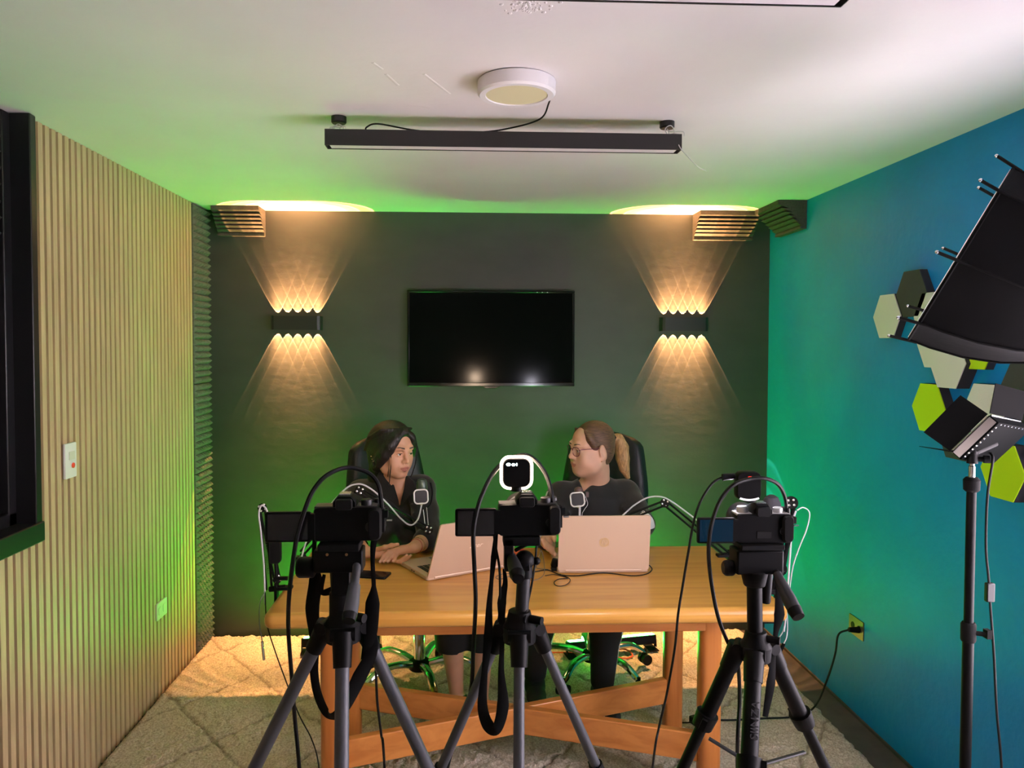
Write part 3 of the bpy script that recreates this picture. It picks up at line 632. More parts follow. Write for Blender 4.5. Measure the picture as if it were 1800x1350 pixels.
m = MB(); m.cyl(LP+V(0, 0, -0.012), LP+V(0, 0, 0.012), 0.013); m.ell(LP+V(0, 0, 0.012), 0.012); m.cyl(LP, LP+V(0.025, -0.012, 0), 0.006); m.cyl(LP+V(0.022, -0.011, 0), LP+V(0.034, -0.016, 0), 0.010); m.cyl(LP+V(0, 0, 0.012), pc-n*0.008, 0.008); obj('tilt_joint', m, M_BLACK, pan)
pcord = thing('lamp_cord', 'thin black cord with an inline switch hanging from the panel light', 'power cord', at(1744, 800, 1.93))
m = MB(); pts = [pc-n*0.012+bhat*0.02-ahat*0.03, at(1745, 810, 1.92), at(1736, 870, 1.93), at(1733, 960, 1.93), at(1738, 1020, 1.93), at(1741, 1070, 1.93), at(1747, 1150, 1.93), at(1752, 1250, 1.93), at(1760, 1340, 1.93), at(1764, 1450, 1.93), at(1770, 1600, 1.95)]
end = V(pts[-1][0]+0.02, 1.97, 0.005); pts.append(end); pts.append(end+V(0.25, -0.2, 0.0))
m.tube(spl(pts, 7), 0.0032, 7); obj('cord', m, M_CABLE, pcord)
m = MB(); sc_ = at(1739.5, 1041, 1.93); m.box(sc_, (0.022, 0.014, 0.050)); obj('inline_switch', m, M_DARKALU, pcord, True, bevel=0.003)

# octabox
OY = 1.72
oc = at(1684, 452, OY); on = nrm(V(-.78, .452, .47)); orad = 0.212
# rim axes: e1 along the visible rim line, e2 into depth
e1 = nrm(at(1770, 300, OY)-at(1595, 605, OY)); e1 = nrm(e1-np.dot(e1, on)*on); e2 = np.cross(on, e1)
octa = thing('octabox_softbox', 'large black octagonal softbox seen from behind with rod tips sticking out', 'softbox', oc-on*0.34)
def octp(k, rr, off): 
    an = PI/8+k*PI/4; return oc+on*off+rr*(math.cos(an)*e1+math.sin(an)*e2)
rings = [(1.0, 0.0), (0.985, -0.05), (0.93, -0.12), (0.82, -0.19), (0.64, -0.26), (0.40, -0.315), (0.17, -0.34)]
def shell(sc, doff, flip):
    m = MB(); nS = 4; vs_ = []; N = 8*nS
    for (rr, off) in rings:
        for k in range(8):
            p, q = octp(k, orad*rr*sc, off+doff), octp(k+1, orad*rr*sc, off+doff)
            for s in range(nS):
                t_ = s/nS; sag = 1-0.035*math.sin(PI*t_)*(1 if rr < .99 else 0); c_ = oc+on*(off+doff); vs_.append(c_+((p+(q-p)*t_)-c_)*sag)
    fs = [(i*N+k, i*N+(k+1) % N, (i+1)*N+(k+1) % N, (i+1)*N+k) for i in range(len(rings)-1) for k in range(N)]
    fs.append(tuple((len(rings)-1)*N+k for k in range(N)))
    if flip: fs = [tuple(reversed(f)) for f in fs]
    return m.add(vs_, fs)
obj('fabric_shell', shell(1.0, 0, False), M_OCTA, octa, True, ang=50)
obj('silver_lining', shell(0.985, 0.003, True), M_OCTAIN, octa, True, ang=50, label='white inner lining')
m = MB()
for k in range(8): m.tube([octp(k, orad*1.0, -0.002), octp(k+1, orad*1.0, -0.002)], 0.004, 6)
obj('rim_binding', m, M_OCTA, octa)
m = MB(); m.lathe([(0.03, -0.335), (0.03, -0.255), (0.058, -0.245), (0.062, -0.225), (0.030, -0.222)], oc, basis(on), 28)
obj('lamp_head', m, M_BLACK, octa, True)
m = MB(); m.lathe([(0.070, -0.222), (0.070, -0.218), (0.001, -0.218)], oc, basis(on), 28); obj('lamp_face', m, M_EMOCTA, octa, True, label='glowing lamp face inside the box')
for k in range(8):
    m = MB(); m.tube([octp(k, orad*rr+0.0012, off) for rr, off in rings[:-1]], 0.0028, 6)
    tip0 = octp(k, orad*1.0+0.004, 0.0); d_ = nrm(on+0.22*nrm(tip0-oc)); m.tube([tip0-d_*0.02, tip0+d_*0.040], 0.0036, 8); rd = obj('rod', m, M_BLACKMATTE, octa)
    m = MB(); m.ell(tip0+d_*0.041, 0.0040); obj('rod_tip', m, M_STEEL, rd)
m = MB(); m.cyl(oc-on*0.335, oc-on*0.40, 0.05, 0.045); m.box(oc-on*0.40, (0.05, 0.05, 0.05), basis(on)); obj('speed_ring', m, M_BLACK, octa)
sp = oc-on*0.40
stand(sp[0], sp[1], sp[2]-0.028, 'black light stand under the octagonal softbox at the right edge', PI, 0.24)

# ------------------------------------------------------------------ green LED bars on the floor
def led_bar(p, q, label, studs=()):
    p = np.asarray(p, float); q = np.asarray(q, float); c = (p+q)/2; L = np.linalg.norm(q-p); d = nrm(q-p); s = V(-d[1], d[0], 0)
    if s[1] < 0: s = -s
    t = thing('led_bar_light', label, 'LED bar light', (c[0], c[1], 0.03), 'green LED bars on the floor')
    up = nrm(V(0, 0, 1)+0.22*s); R = np.stack([d, np.cross(up, d), up], 1)
    m = MB(); m.box(V(c[0], c[1], 0.085), (L, 0.062, 0.045), R); obj('housing', m, M_BLACK, t, True, bevel=0.004)
    m = MB(); m.box(V(c[0], c[1], 0.085)+up*0.0235, (L-0.012, 0.040, 0.003), R); obj('led_strip', m, M_EMGREEN, t, False, label='glowing green strip')
    for e in (-1, 1):
        m = MB(); ec = V(c[0], c[1], 0.085)+d*e*(L/2+0.004); m.box(ec+V(0, 0, -0.012), (0.004, 0.03, 0.06), R); m.box(V(ec[0], ec[1], 0.035)-d*e*0.02, (0.05, 0.09, 0.004), np.stack([d, V(-d[1], d[0], 0), V(0, 0, 1)], 1)); obj('bracket', m, M_BLACKMATTE, t)
    for u in studs:
        m = MB(); m.ell(V(c[0], c[1], 0.085)+d*u*L-np.cross(up, d)*np.sign(np.cross(up, d)[1])*0.034+up*0.012, 0.006); obj('indicator_led', m, M_EMCYAN, t)
    return t
led_bar(at_z(532, 1129, 0.085), at_z(668, 1122, 0.085), 'green glowing LED bar on the rug behind the chair on the left', (0.06, 0.38, 0.45))
led_bar(at_z(998, 1136, 0.085), at_z(1150, 1122, 0.085), 'green glowing LED bar on the rug behind the chair on the right', ())
m = MB(); pts = [at_z(940, 1148, .034), at_z(990, 1147, .034), at_z(1040, 1150, .034), at_z(1080, 1143, .034), at_z(1098, 1141, .034), at_z(1112, 1151, .034), at_z(1103, 1157, .034), at_z(1085, 1156, .034)]
m.tube(spl(pts, 7), 0.004, 6); tag(obj('extension_cord', m, M_ORANGE, None, base=pts[0]), 'thin orange cable lying on the rug in front of the right green bar', 'cable')

# ------------------------------------------------------------------ office chairs
def chair():
    t = thing('office_chair', 'black leather office chair with chrome star base', 'office chair', (0, 0, 0), 'black leather office chairs')
    def D(k): a = PI/2+0.35+k*2*PI/5; return V(math.cos(a), math.sin(a), 0)
    m = MB(); m.lathe([(0.045, 0.085), (0.05, 0.09), (0.05, 0.125), (0.034, 0.135)], n=20); obj('hub', m, M_BLACK, t)
    for k in range(5):
        d = D(k); m = MB(); m.tube(spl([d*0.03+V(0, 0, .112), d*0.12+V(0, 0, .132), d*0.21+V(0, 0, .128), d*0.285+V(0, 0, .085)], 5), [0.021]*5+[0.02]*5+[0.018]*5+[0.014], 10, flat=(1, 0.75), up=(0, 0, 1)); lg = obj('base_arm', m, M_CHROME, t, label='chrome star base arm')
        m = MB(); c = d*0.292; s = V(-d[1], d[0], 0)
        for e in (-1, 1): m.cyl(c+s*e*0.008+V(0, 0, .05), c+s*e*0.026+V(0, 0, .05), 0.026, n=16)
        m.cyl(c+V(0, 0, .05), c+V(0, 0, .10), 0.008); obj('caster', m, M_BLACK, lg)
    m = MB(); m.lathe([(0.027, 0.13), (0.027, 0.285), (0.024, 0.29)], n=20); obj('gas_lift', m, M_CHROME, t, label='chrome gas lift')
    m = MB(); m.lathe([(0.030, 0.282), (0.030, 0.296), (0.016, 0.298)], n=20); obj('lift_collar', m, M_BLACK, t)
    m = MB(); m.lathe([(0.014, 0.29), (0.014, 0.41)], n=16); obj('piston', m, M_CHROME, t)
    m = MB(); m.bb((-0.09, -0.11, 0.385), (0.09, 0.11, 0.415)); m.tube([(0.09, 0.02, 0.39), (0.16, 0.02, 0.38), (0.22, 0.02, 0.378)], 0.006, 8); m.box((0.235, 0.02, 0.377), (0.05, 0.03, 0.012)); m.box((0, 0.18, 0.43), (0.07, 0.28, 0.012), rot('X', 0.25)); m.box((0, 0.31, 0.54), (0.07, 0.012, 0.16)); obj('mechanism', m, M_BLACK, t)
    m = MB()
    def seat(u, v):
        x = (u-.5)*2; y = (v-.5)*2; return None
    m.prism(rrect(0.50, 0.49, 0.10, 6), 0.413, 0.500, (0, -0.01, 0)); so = obj('seat', m, M_LEATHER, t, True, bevel=0.03); so.modifiers['bevel'].segments = 4
    m = MB(); nu, nv = 22, 30
    def surf(front):
        def fn(u, v):
            z = 0.50+0.645*v; wd = 0.225*(1-0.18*max(0, v-.55)**1.2/0.36) if v < 0.94 else 0.225*(1-0.18*(0.39)**1.2/.36)*math.sqrt(max(0, 1-((v-.94)/.062)**2*0.35))
            wd *= (1-0.10*max(0, .15-v)/.15)*(math.sqrt(max(0.0, 1-(max(0, v-.88)/.135)**2)))
            x = (u-.5)*2*wd; cu = ((u-.5)*2)
            yb = 0.262+0.10*v-0.05*math.exp(-((v-.25)/.2)**2)-0.035*cu*cu*0 - 0.03*(cu**2)
            edge = max(0, 1-abs(cu)**8)*max(0, 1-abs(2*v-1)**14)
            pad = 0.055*edge**0.5
            seam = 0.012*(math.exp(-((v-.62)/.014)**2)+math.exp(-((v-.30)/.014)**2))
            y_ = yb+0.03-(pad-seam*(edge > .05)) if front else yb+0.03+0.035*edge**0.5
            return (x, y_, z)
        return fn
    m.grid(surf(True), nu, nv); m.grid(lambda u, v: surf(False)(1-u, v), nu, nv)
    obj('backrest', m, M_LEATHER, t, True, ang=70)
    return t
c1 = chair(); c2 = copy_tree(c1)
c1.location = (-0.205, 3.56, 0.022); c1.rotation_euler.z = math.radians(33); c1['label'] = 'black leather office chair behind the woman in the open-necked shirt'
c2.location = (0.62, 3.63, 0.022); c2.rotation_euler.z = math.radians(-20); c2['label'] = 'black leather office chair behind the woman with the ponytail'
# ------------------------------------------------------------------ people: signed distance bodies meshed into one continuous skin
class SDF:
    def __init__(s, lo, hi, h):
        s.lo = np.asarray(lo, np.float32); s.h = h
        s.n = np.ceil((np.asarray(hi)-np.asarray(lo))/h).astype(int)+1
        s.g = np.full(s.n, 1.0, np.float32)
    def sub(s, lo, hi, pad):
        i0 = np.maximum(np.floor((np.asarray(lo)-pad-s.lo)/s.h).astype(int), 0); i1 = np.minimum(np.ceil((np.asarray(hi)+pad-s.lo)/s.h).astype(int)+1, s.n)
        if np.any(i1 <= i0): return None, None
        ax = [s.lo[k]+s.h*np.arange(i0[k], i1[k], dtype=np.float32) for k in range(3)]
        return tuple(slice(i0[k], i1[k]) for k in range(3)), np.stack(np.meshgrid(*ax, indexing='ij'), -1)
    def put(s, sl, d, k, mode):
        a = s.g[sl]
        if mode == 'add':
            h = np.maximum(k-np.abs(a-d), 0)/k if k else 0; s.g[sl] = np.minimum(a, d)-(h*h*k/4 if k else 0)
        else:
            d = -d; h = np.maximum(k-np.abs(a-d), 0)/k if k else 0; s.g[sl] = np.maximum(a, d)+(h*h*k/4 if k else 0)
    def ell(s, c, r, R=None, k=0.01, mode='add'):
        c = np.asarray(c, np.float32); r = np.asarray([r]*3 if np.isscalar(r) else r, np.float32); R = np.eye(3) if R is None else R
        m = float(r.max()); sl, P = s.sub(c-m, c+m, k+4*s.h)
        if sl is None: return
        q = (P-c)@R.astype(np.float32); k0 = np.sqrt(((q/r)**2).sum(-1)); k1 = np.sqrt(((q/(r*r))**2).sum(-1))+1e-9
        s.put(sl, k0*(k0-1)/k1, k, mode)
    def cone(s, a, b, ra, rb, k=0.01, mode='add', flat=None):
        a = np.asarray(a, np.float32); b = np.asarray(b, np.float32); m = max(ra, rb)
        sl, P = s.sub(np.minimum(a, b)-m, np.maximum(a, b)+m, k+4*s.h)
        if sl is None: return
        ba = b-a; t = np.clip(((P-a)@ba)/float(ba@ba+1e-12), 0, 1); v = P-a-t[..., None]*ba
        if flat is not None:                        # flatten along a direction
            f, fs = np.asarray(flat[0], np.float32), flat[1]; v = v+(v@f)[..., None]*f*(1/fs-1)
        s.put(sl, np.sqrt((v*v).sum(-1))-(ra+(rb-ra)*t), k, mode)
    def chain(s, pts, rs, k=0.01, mode='add', flat=None):
        for i in range(len(pts)-1): s.cone(pts[i], pts[i+1], rs[i], rs[i+1], k, mode, flat)
    def plane(s, p, n, lo, hi):                     # cut away everything on the side n points to
        sl, P = s.sub(lo, hi, 0)
        if sl is None: return
        d = (P-np.asarray(p, np.float32))@nrm(n).astype(np.float32); s.g[sl] = np.maximum(s.g[sl], d)
    def vcut(s, T, A, B, ycut, k=.006):             # V opening: everything above the two lines T-A and T-B, in front of ycut
        sl, P = s.sub(np.array([min(A[0], B[0])-.05, s.lo[1], T[2]-.02]), np.array([max(A[0], B[0])+.05, ycut+.01, T[2]+.2]), 0)
        def side(p, q, sg): n = np.array([-(q[2]-p[2]), q[0]-p[0]]); n = n/np.linalg.norm(n)*sg; return (P[..., 0]-p[0])*n[0]+(P[..., 2]-p[2])*n[1]
        dl, dr = side(T, A, 1), side(T, B, -1)      # negative inside the V
        d = np.maximum(np.maximum(dl, dr), P[..., 1]-ycut).astype(np.float32); s.put(sl, d, k, 'sub')
    def hit(s, px, py, off=0.0):                    # point where the line of sight to a pixel meets the surface
        d = at(px, py, 1.0)-V(0, 0, CAM_Z); d = nrm(d); o = V(0, 0, CAM_Z); t = 2.6
        while t < 4.2:
            q = o+d*t; i = np.round((q-s.lo)/s.h).astype(int)
            if np.all(i >= 0) and np.all(i < s.n) and s.g[tuple(i)] < 0: return q-d*off
            t += s.h*.5
        return o+d*3.45
    def mesh(s):
        g = s.g; neg = g < 0
        c = np.zeros(np.array(g.shape)-1, np.int8)
        sl = lambda d, i: tuple(slice(i[k], g.shape[k]-1+i[k]) for k in range(3))
        for i in np.ndindex(2, 2, 2): c += neg[sl(g, i)]
        act = (c > 0) & (c < 8); idx = np.argwhere(act); vid = np.full(act.shape, -1, np.int32); vid[act] = np.arange(len(idx))
        acc = np.zeros((len(idx), 3)); cnt = np.zeros(len(idx))
        E_ = [(a, b) for a in np.ndindex(2, 2, 2) for b in np.ndindex(2, 2, 2) if sum(np.abs(np.array(a)-b)) == 1 and a < b]
        for a, b in E_:
            ga = g[tuple((idx+a).T)]; gb = g[tuple((idx+b).T)]; m = (ga < 0) != (gb < 0)
            t = np.where(m, ga/(ga-gb+1e-20), 0); acc[m] += (np.array(a)+t[:, None]*(np.array(b)-np.array(a)))[m]; cnt[m] += 1
        v = s.lo+s.h*(idx+acc/cnt[:, None])
        quads = []
        for ax in range(3):
            o1, o2 = [k for k in range(3) if k != ax]
            A = neg; sa = [slice(None)]*3; sb = [slice(None)]*3; sa[ax] = slice(0, -1); sb[ax] = slice(1, None)
            ch = A[tuple(sa)] != A[tuple(sb)]
            e = np.argwhere(ch); e = e[(e[:, o1] > 0) & (e[:, o2] > 0) & (e[:, o1] < g.shape[o1]-1) & (e[:, o2] < g.shape[o2]-1)]
            inside_first = A[tuple(e.T)]
            def cell(d1, d2): q = e.copy(); q[:, o1] -= d1; q[:, o2] -= d2; return vid[tuple(q.T)]
            q = np.stack([cell(1, 1), cell(0, 1), cell(0, 0), cell(1, 0)], 1)
            flip = inside_first if ax != 1 else ~inside_first
            q[~flip] = q[~flip][:, ::-1]; quads.append(q)
        return v, np.concatenate(quads)
def relax(v, q, n=1, lam=0.5):
    for _ in range(n):
        acc = np.zeros_like(v); cnt = np.zeros(len(v))
        for a, b in ((0, 1), (1, 2), (2, 3), (3, 0)):
            np.add.at(acc, q[:, a], v[q[:, b]]); np.add.at(acc, q[:, b], v[q[:, a]]); np.add.at(cnt, q[:, a], 1); np.add.at(cnt, q[:, b], 1)
        v = v+lam*(acc/np.maximum(cnt, 1)[:, None]-v)
    return v
def field_mat(base, others):
    """skin material whose lips and brows follow smooth fields stored on the mesh"""
    m = base.copy(); m.name = base.name+'_face'; nt = m.node_tree; b = nt.nodes['Principled BSDF']
    src = b.inputs['Base Color'].links[0].from_socket
    for nm, col in others:
        a = nt.nodes.new('ShaderNodeAttribute'); a.attribute_name = nm; mr = nt.nodes.new('ShaderNodeMapRange'); mr.inputs['From Min'].default_value = -.0004; mr.inputs['From Max'].default_value = .0010
        mx = nt.nodes.new('ShaderNodeMix'); mx.data_type = 'RGBA'; mx.inputs['B'].default_value = (*col, 1)
        nt.links.new(a.outputs['Fac'], mr.inputs['Value']); nt.links.new(mr.outputs[0], mx.inputs['Factor']); nt.links.new(src, mx.inputs['A']); src = mx.outputs['Result']
    nt.links.new(src, b.inputs['Base Color']); return m
def sdf_obj(name, S, mats, parent, labels=None, extra=None, smooth=1, label=None, fields=None):
    v, q = S.mesh(); v = relax(v, q, smooth)
    mi = np.zeros(len(q), int)
    fl = fields(v) if fields is not None else {}
    if labels is not None: mi = labels(v[q].mean(1))
    off = np.array(worldloc(parent))
    faces_v, faces_q, faces_m = v, q, mi
    if extra is not None:                            # eyeballs and nails as islands of the same mesh (quads only)
        ev, eq, em = extra; faces_q = np.concatenate([q, eq+len(v)]); faces_v = np.concatenate([v, ev]); faces_m = np.concatenate([mi, em])
    me = np_mesh(name, faces_v-off, faces_q, faces_m)
    for k_, a_ in fl.items():
        at_ = me.attributes.new(k_, 'FLOAT', 'POINT'); at_.data.foreach_set('value', np.concatenate([a_, np.full(len(faces_v)-len(a_), -1.0)]).astype(np.float32))
    o = link_mesh(name, me, mats, parent, True, ang=180)
    if label: o['label'] = label
    return o
def uvball(c, r, R, n=20, m=14):
    vs_, qs = [], []
    for i in range(m+1):
        th = PI*min(max(i/m, 0.01), 0.99)
        for k in range(n): vs_.append(c+R@(np.asarray(r)*V(math.sin(th)*math.cos(2*PI*k/n), -math.cos(th), math.sin(th)*math.sin(2*PI*k/n))))
    for i in range(m):
        for k in range(n): qs.append((i*n+k, i*n+(k+1) % n, (i+1)*n+(k+1) % n, (i+1)*n+k))
    return np.array(vs_), np.array(qs)
class Head:
    """local axes: x to the person's right, y forward, z up; origin between the ears at eye height"""
    def __init__(s, c, fwd, up, sc, wide=1.0):
        s.c = np.asarray(c, float); f = nrm(fwd); r = nrm(np.cross(f, up)); u = np.cross(r, f); s.R = np.stack([r, f, u], 1); s.sc = sc; s.w = wide
    def p(s, x, y, z): return s.c+s.R@(V(x*s.w, y, z)*s.sc)
    def loc(s, P): q = (P-s.c)@s.R/s.sc; q[..., 0] /= s.w; return q
    def e(s, S, x, y, z, rx, ry, rz, k=0.012, mode='add', tilt=None):
        R = s.R if tilt is None else s.R@tilt
        S.ell(s.p(x, y, z), V(rx*s.w, ry, rz)*s.sc, R, k*s.sc, mode)
    def ch(s, S, pts, rs, k=0.01, mode='add'): S.chain([s.p(*q) for q in pts], [r*s.sc for r in rs], k*s.sc, mode)
    def build(s, S, jowl=0.0):
        e, ch = s.e, s.ch
        e(S, 0, -.014, .034, .073, .094, .083); e(S, 0, .040, .034, .058, .046, .056, .03)
        e(S, 0, .030, -.035, .059+jowl*.4, .060, .074, .03)
        e(S, 0, .072, -.098, .020+jowl*.3, .019, .018, .03)
        for g in (-1, 1):
            ch(S, [(g*.056, -.004, -.040), (g*.048, .025, -.078), (g*.018, .066, -.099)], [.022+jowl*.3, .020+jowl*.4, .015], .03)
            e(S, g*.040, .060, -.024, .024, .022, .020, .025); e(S, g*.034, .062, -.055, .022+jowl, .022+jowl*.5, .024+jowl, .03)
            ch(S, [(g*.052, .066, .022), (g*.030, .087, .026), (g*.010, .090, .018)], [.009, .010, .009], .014)
        ch(S, [(0, .086, .018), (0, .097, -.006), (0, .108, -.026)], [.009, .0085, .0100], .014)
        e(S, 0, .108, -.031, .0115, .0115, .0105, .010)
        for g in (-1, 1):
            e(S, g*.0125, .098, -.034, .0085, .010, .0080, .008)
            e(S, g*.032, .098, .001, .0160, .012, .0105, .012, 'sub')
            e(S, g*.0325, .0760, .0005, .0165, .0135, .0128, .004)
            ch(S, [(g*.017, .0880, -.001), (g*.026, .0915, .0062), (g*.036, .0895, .0062), (g*.047, .079, .0000)], [.0030, .0040, .0040, .0030], .004)
            ch(S, [(g*.017, .0875, -.002), (g*.028, .0885, -.0085), (g*.040, .0855, -.0075), (g*.047, .078, -.001)], [.0022, .0026, .0026, .0022], .004)
            # ears
            t = rot('X', -.25)@rot('Z', g*-.35)
            e(S, g*.076, -.014, -.010, .0080, .018, .031, .006, 'add', t); e(S, g*.084, -.010, -.008, .006, .010, .019, .006, 'sub', t); e(S, g*.074, -.004, -.036, .0075, .009, .010, .008)
        e(S, 0, .088, -.062, .026, .014, .020, .016)
        ch(S, [(-.022, .087, -.0655), (-.010, .1005, -.0610), (0, .1015, -.0620), (.010, .1005, -.0610), (.022, .087, -.0655)], [.0035, .0058, .0056, .0058, .0035], .006)
        ch(S, [(-.020, .087, -.0685), (0, .0995, -.0735), (.020, .087, -.0685)], [.0035, .0070, .0035], .006)
        ch(S, [(-.024, .091, -.0675), (0, .1075, -.0675), (.024, .091, -.0675)], [.0012, .0016, .0012], .004, 'sub')
        for g in (-1, 1): e(S, g*.006, .103, -.0425, .0032, .004, .0026, .003, 'sub')
    def fields(s, P):
        q = s.loc(P); x, y, z = q[:, 0], q[:, 1], q[:, 2]; ax = np.abs(x); M = np.minimum.reduce
        lip = M([y-.074, .0245-ax, -.0563-ax*.20+.0024*np.exp(-((ax-.008)/.006)**2)-z, z+.0812-.0130*(ax/.0245)**2])
        zb = .0255+.006*np.clip((ax-.012)/.026, 0, 1)-.008*np.clip((ax-.038)/.016, 0, 1)**2
        brow = M([y-.045, ax-.013, .050-ax, .0036-.0024*np.clip((ax-.026)/.028, 0, 1)-np.abs(z-zb)])
        lash = M([y-.06, ax-.017, .0485-ax, .0017-np.abs(z-(.0042-.0050*((ax-.032)/.0165)**2))])
        return {'lip': lip, 'brow': np.maximum(brow, lash)}
    def eyes(s, gaze):
        vs_, qs, ms = [], [], []; o = 0
        for g in (-1, 1):
            c = s.p(g*.0322, .0797, .0003)
            # axis of the ball turned to the gaze: local y is the pole
            gz = nrm(s.R.T@np.asarray(gaze, float)); Bz = basis(gz, (0, 0, 1)); Rn = s.R@np.stack([Bz[:, 0], gz, Bz[:, 1]], 1)
            v, q = uvball(c, V(.0128, .0128, .0128)*s.sc, Rn, 28, 20)
            ctr = v[q].mean(1); cosang = ((ctr-c)@(Rn[:, 1]))/(0.0128*s.sc)
            vs_.append(v); qs.append(q+o); ms.append(np.where(cosang > .86, 4, 3)); o += len(v)
        return np.concatenate(vs_), np.concatenate(qs), np.concatenate(ms)
def finger(S, pts, r, k=0.004, nails=None, up=None):
    S.chain([np.asarray(p) for p in pts], list(np.linspace(r, r*.78, len(pts))), k)
    for p in pts[1:-1]: S.ell(p, r*1.06, None, k)
    if nails is not None:
        d = nrm(np.asarray(pts[-1])-np.asarray(pts[-2])); u = nrm(np.asarray(up)-np.dot(up, d)*d); nails.append((np.asarray(pts[-1])-d*.001+u*r*.55, d, u, r*.62))
def nail_mesh(nails, ix):
    vs_, qs, ms = [], [], []; o = 0
    for c, d, u, r in nails:
        R = np.stack([np.cross(d, u), u, d], 1); v, q = uvball(c, V(r*.82, r*.42, r*1.15), R, 10, 6); vs_.append(v); qs.append(q+o); ms.append(np.full(len(q), ix)); o += len(v)
    return np.concatenate(vs_), np.concatenate(qs), np.concatenate(ms)
def cat3(*t):
    o = 0; A, B, D = [], [], []
    for v, q, m_ in t: A.append(v); B.append(q+o); D.append(m_); o += len(v)
    return np.concatenate(A), np.concatenate(B), np.concatenate(D)
def lerp(a, b, t): return np.asarray(a)*(1-t)+np.asarray(b)*t

# ---- the woman on the left, black open-necked shirt, hands folded
def woman_shirt():
    hip = V(-.265, 3.575, .575); knee_l, knee_r = V(.085, 3.235, .515), V(-.06, 3.20, .50)
    t = thing('person', 'dark-haired woman in a black open-necked shirt, hands folded on the table', 'person', (hip[0], hip[1], 0))
    H = Head(at(691, 790, 3.40), (math.sin(.76), -math.cos(.76), -.13), (0.05, 0, 1), 0.955)
    N0 = at(697, 856, 3.455); chest = at(694, 915, 3.475); waist = at(690, 985, 3.53)
    sR, sL = at(634, 868, 3.52), at(741, 860, 3.43); eR, eL = at(612, 968, 3.30), at(755, 955, 3.245); wR, wL = at(643, 977, 3.10), at(727, 967, 3.10)
    eR[2] = max(eR[2], .80); eL[2] = max(eL[2], .805); wR[2] = .783; wL[2] = .800
    ca, sa = math.cos(.32), math.sin(.32); RT = np.stack([V(ca, sa, 0), V(sa, -ca, 0), V(0, 0, 1)], 1)   # her left, her front
    lo, hi = V(-.64, 2.98, .02), V(.30, 3.76, 1.32)
    def torso(S, g, k=.05, arms=True):
        S.ell(hip+V(0, 0, .02), V(.165+g, .125+g, .115+g), RT, k); S.ell(waist, V(.125+g, .095+g, .13+g), RT, k); S.ell(chest, V(.145+g, .098+g, .135+g), RT, k)
        S.ell(lerp(sR, sL, .5)+V(0, .02, -.02), V(.13+g, .075+g, .07+g), RT, k); S.cone(sR, sL, .048+g, .048+g, k); S.cone(N0+V(0, .01, 0), lerp(sR, sL, .5)+V(0, .01, 0), .052+g*.5, .075+g, .06)
        for q in (-1, 1): S.ell(chest+RT@V(q*.068, .085, -.03), V(.055+g*.5, .048+g*.5, .055+g*.5), RT, .04)
    S = SDF(lo, hi, .0029)
    torso(S, -.004)
    for s_, e_, w_ in ((sR, eR, wR), (sL, eL, wL)): S.chain([s_, e_], [.044, .036], .03); S.chain([e_, lerp(e_, w_, .35), w_], [.036, .037, .0235], .02)
    for kn, an in ((knee_r, V(-.03, 3.33, .10)), (knee_l, V(.075, 3.27, .10))):
        S.chain([hip+V(0, -.02, -.03), lerp(hip, kn, .5)+V(0, 0, -.01), kn], [.085, .075, .055], .03); S.chain([kn, lerp(kn, an, .32)+V(0, .03, 0), an], [.052, .052, .032], .02)
        S.chain([an+V(0, .02, -.02), an+V(.04, -.06, -.055), an+V(.075, -.13, -.065)], [.032, .030, .022], .02)
    H.build(S)
    S.chain([H.p(0, -.022, -.055), lerp(H.p(0, -.022, -.055), N0, .5), N0+V(0, 0.01, -.01)], [.050, .047, .054], .03)
    # collar bones
    S.cone(N0+V(-.01, -.045, -.02), lerp(N0, sR, .8)+V(0, -.035, 0), .009, .008, .02); S.cone(N0+V(.015, -.045, -.02), lerp(N0, sL, .8)+V(0, -.035, 0), .009, .008, .02)
    # hands: her left one lies on top, the right one is closed round it from below, thumb on top
    nails = []
    hl = at(703, 972, 3.075); hl[2] = .796
    S.cone(wL, hl, .024, .025, .015, flat=(V(.1, -.2, 1)/1.03, .58)); S.ell(lerp(wL, hl, .80), V(.034, .028, .0165), rot('Z', .35), .010)
    tips = [((697, 966), (683, 973), (674, 979), (668, 986)), ((700, 970), (687, 979), (680, 985), (674.5, 991)), ((703, 974), (693, 983), (687, 988), (681.5, 992)), ((706, 979), (699, 985), (694.5, 987), (690.5, 988.5))]
    for i, tp in enumerate(tips):
        pts = [at(*q, Y_) for q, Y_ in zip(tp, (3.062, 3.046, 3.034, 3.022))]
        for p, z in zip(pts, (.805-.003*i, .800-.004*i, .786-.003*i, .766)): p[2] = z
        finger(S, pts, .0084 if i < 3 else .0070, .0025, nails, V(-.1, -.6, .8))
    hr = at(671, 972, 3.075); hr[2] = .785
    S.cone(wR, hr, .025, .024, .015, flat=(V(0, -.3, 1)/1.05, .7)); S.ell(lerp(wR, hr, .8), V(.034, .026, .021), rot('Z', .2), .012)
    th = [lerp(wR, hr, .55)+V(0, -.01, .014), at(676, 964, 3.04), at(688, 959.5, 3.035), at(699, 956, 3.03)]
    for p, z in zip(th[1:], (.818, .826, .831)): p[2] = z
    finger(S, th, .0100, .004, nails, V(0, -.7, .8))
    for i, tp in enumerate((((700, 984), (709, 977.5), (715, 969.5)), ((706, 988), (715.5, 981.5), (722, 973.5)))):
        pts = [at(*q, 3.02-.004*i) for q in tp]
        for p, z in zip(pts, (.766, .778, .792)): p[2] = z
        finger(S, [lerp(hr, pts[0], .5)+V(0, 0, -.012)]+pts, .0076, .0025, nails, V(0.2, -.8, .6))
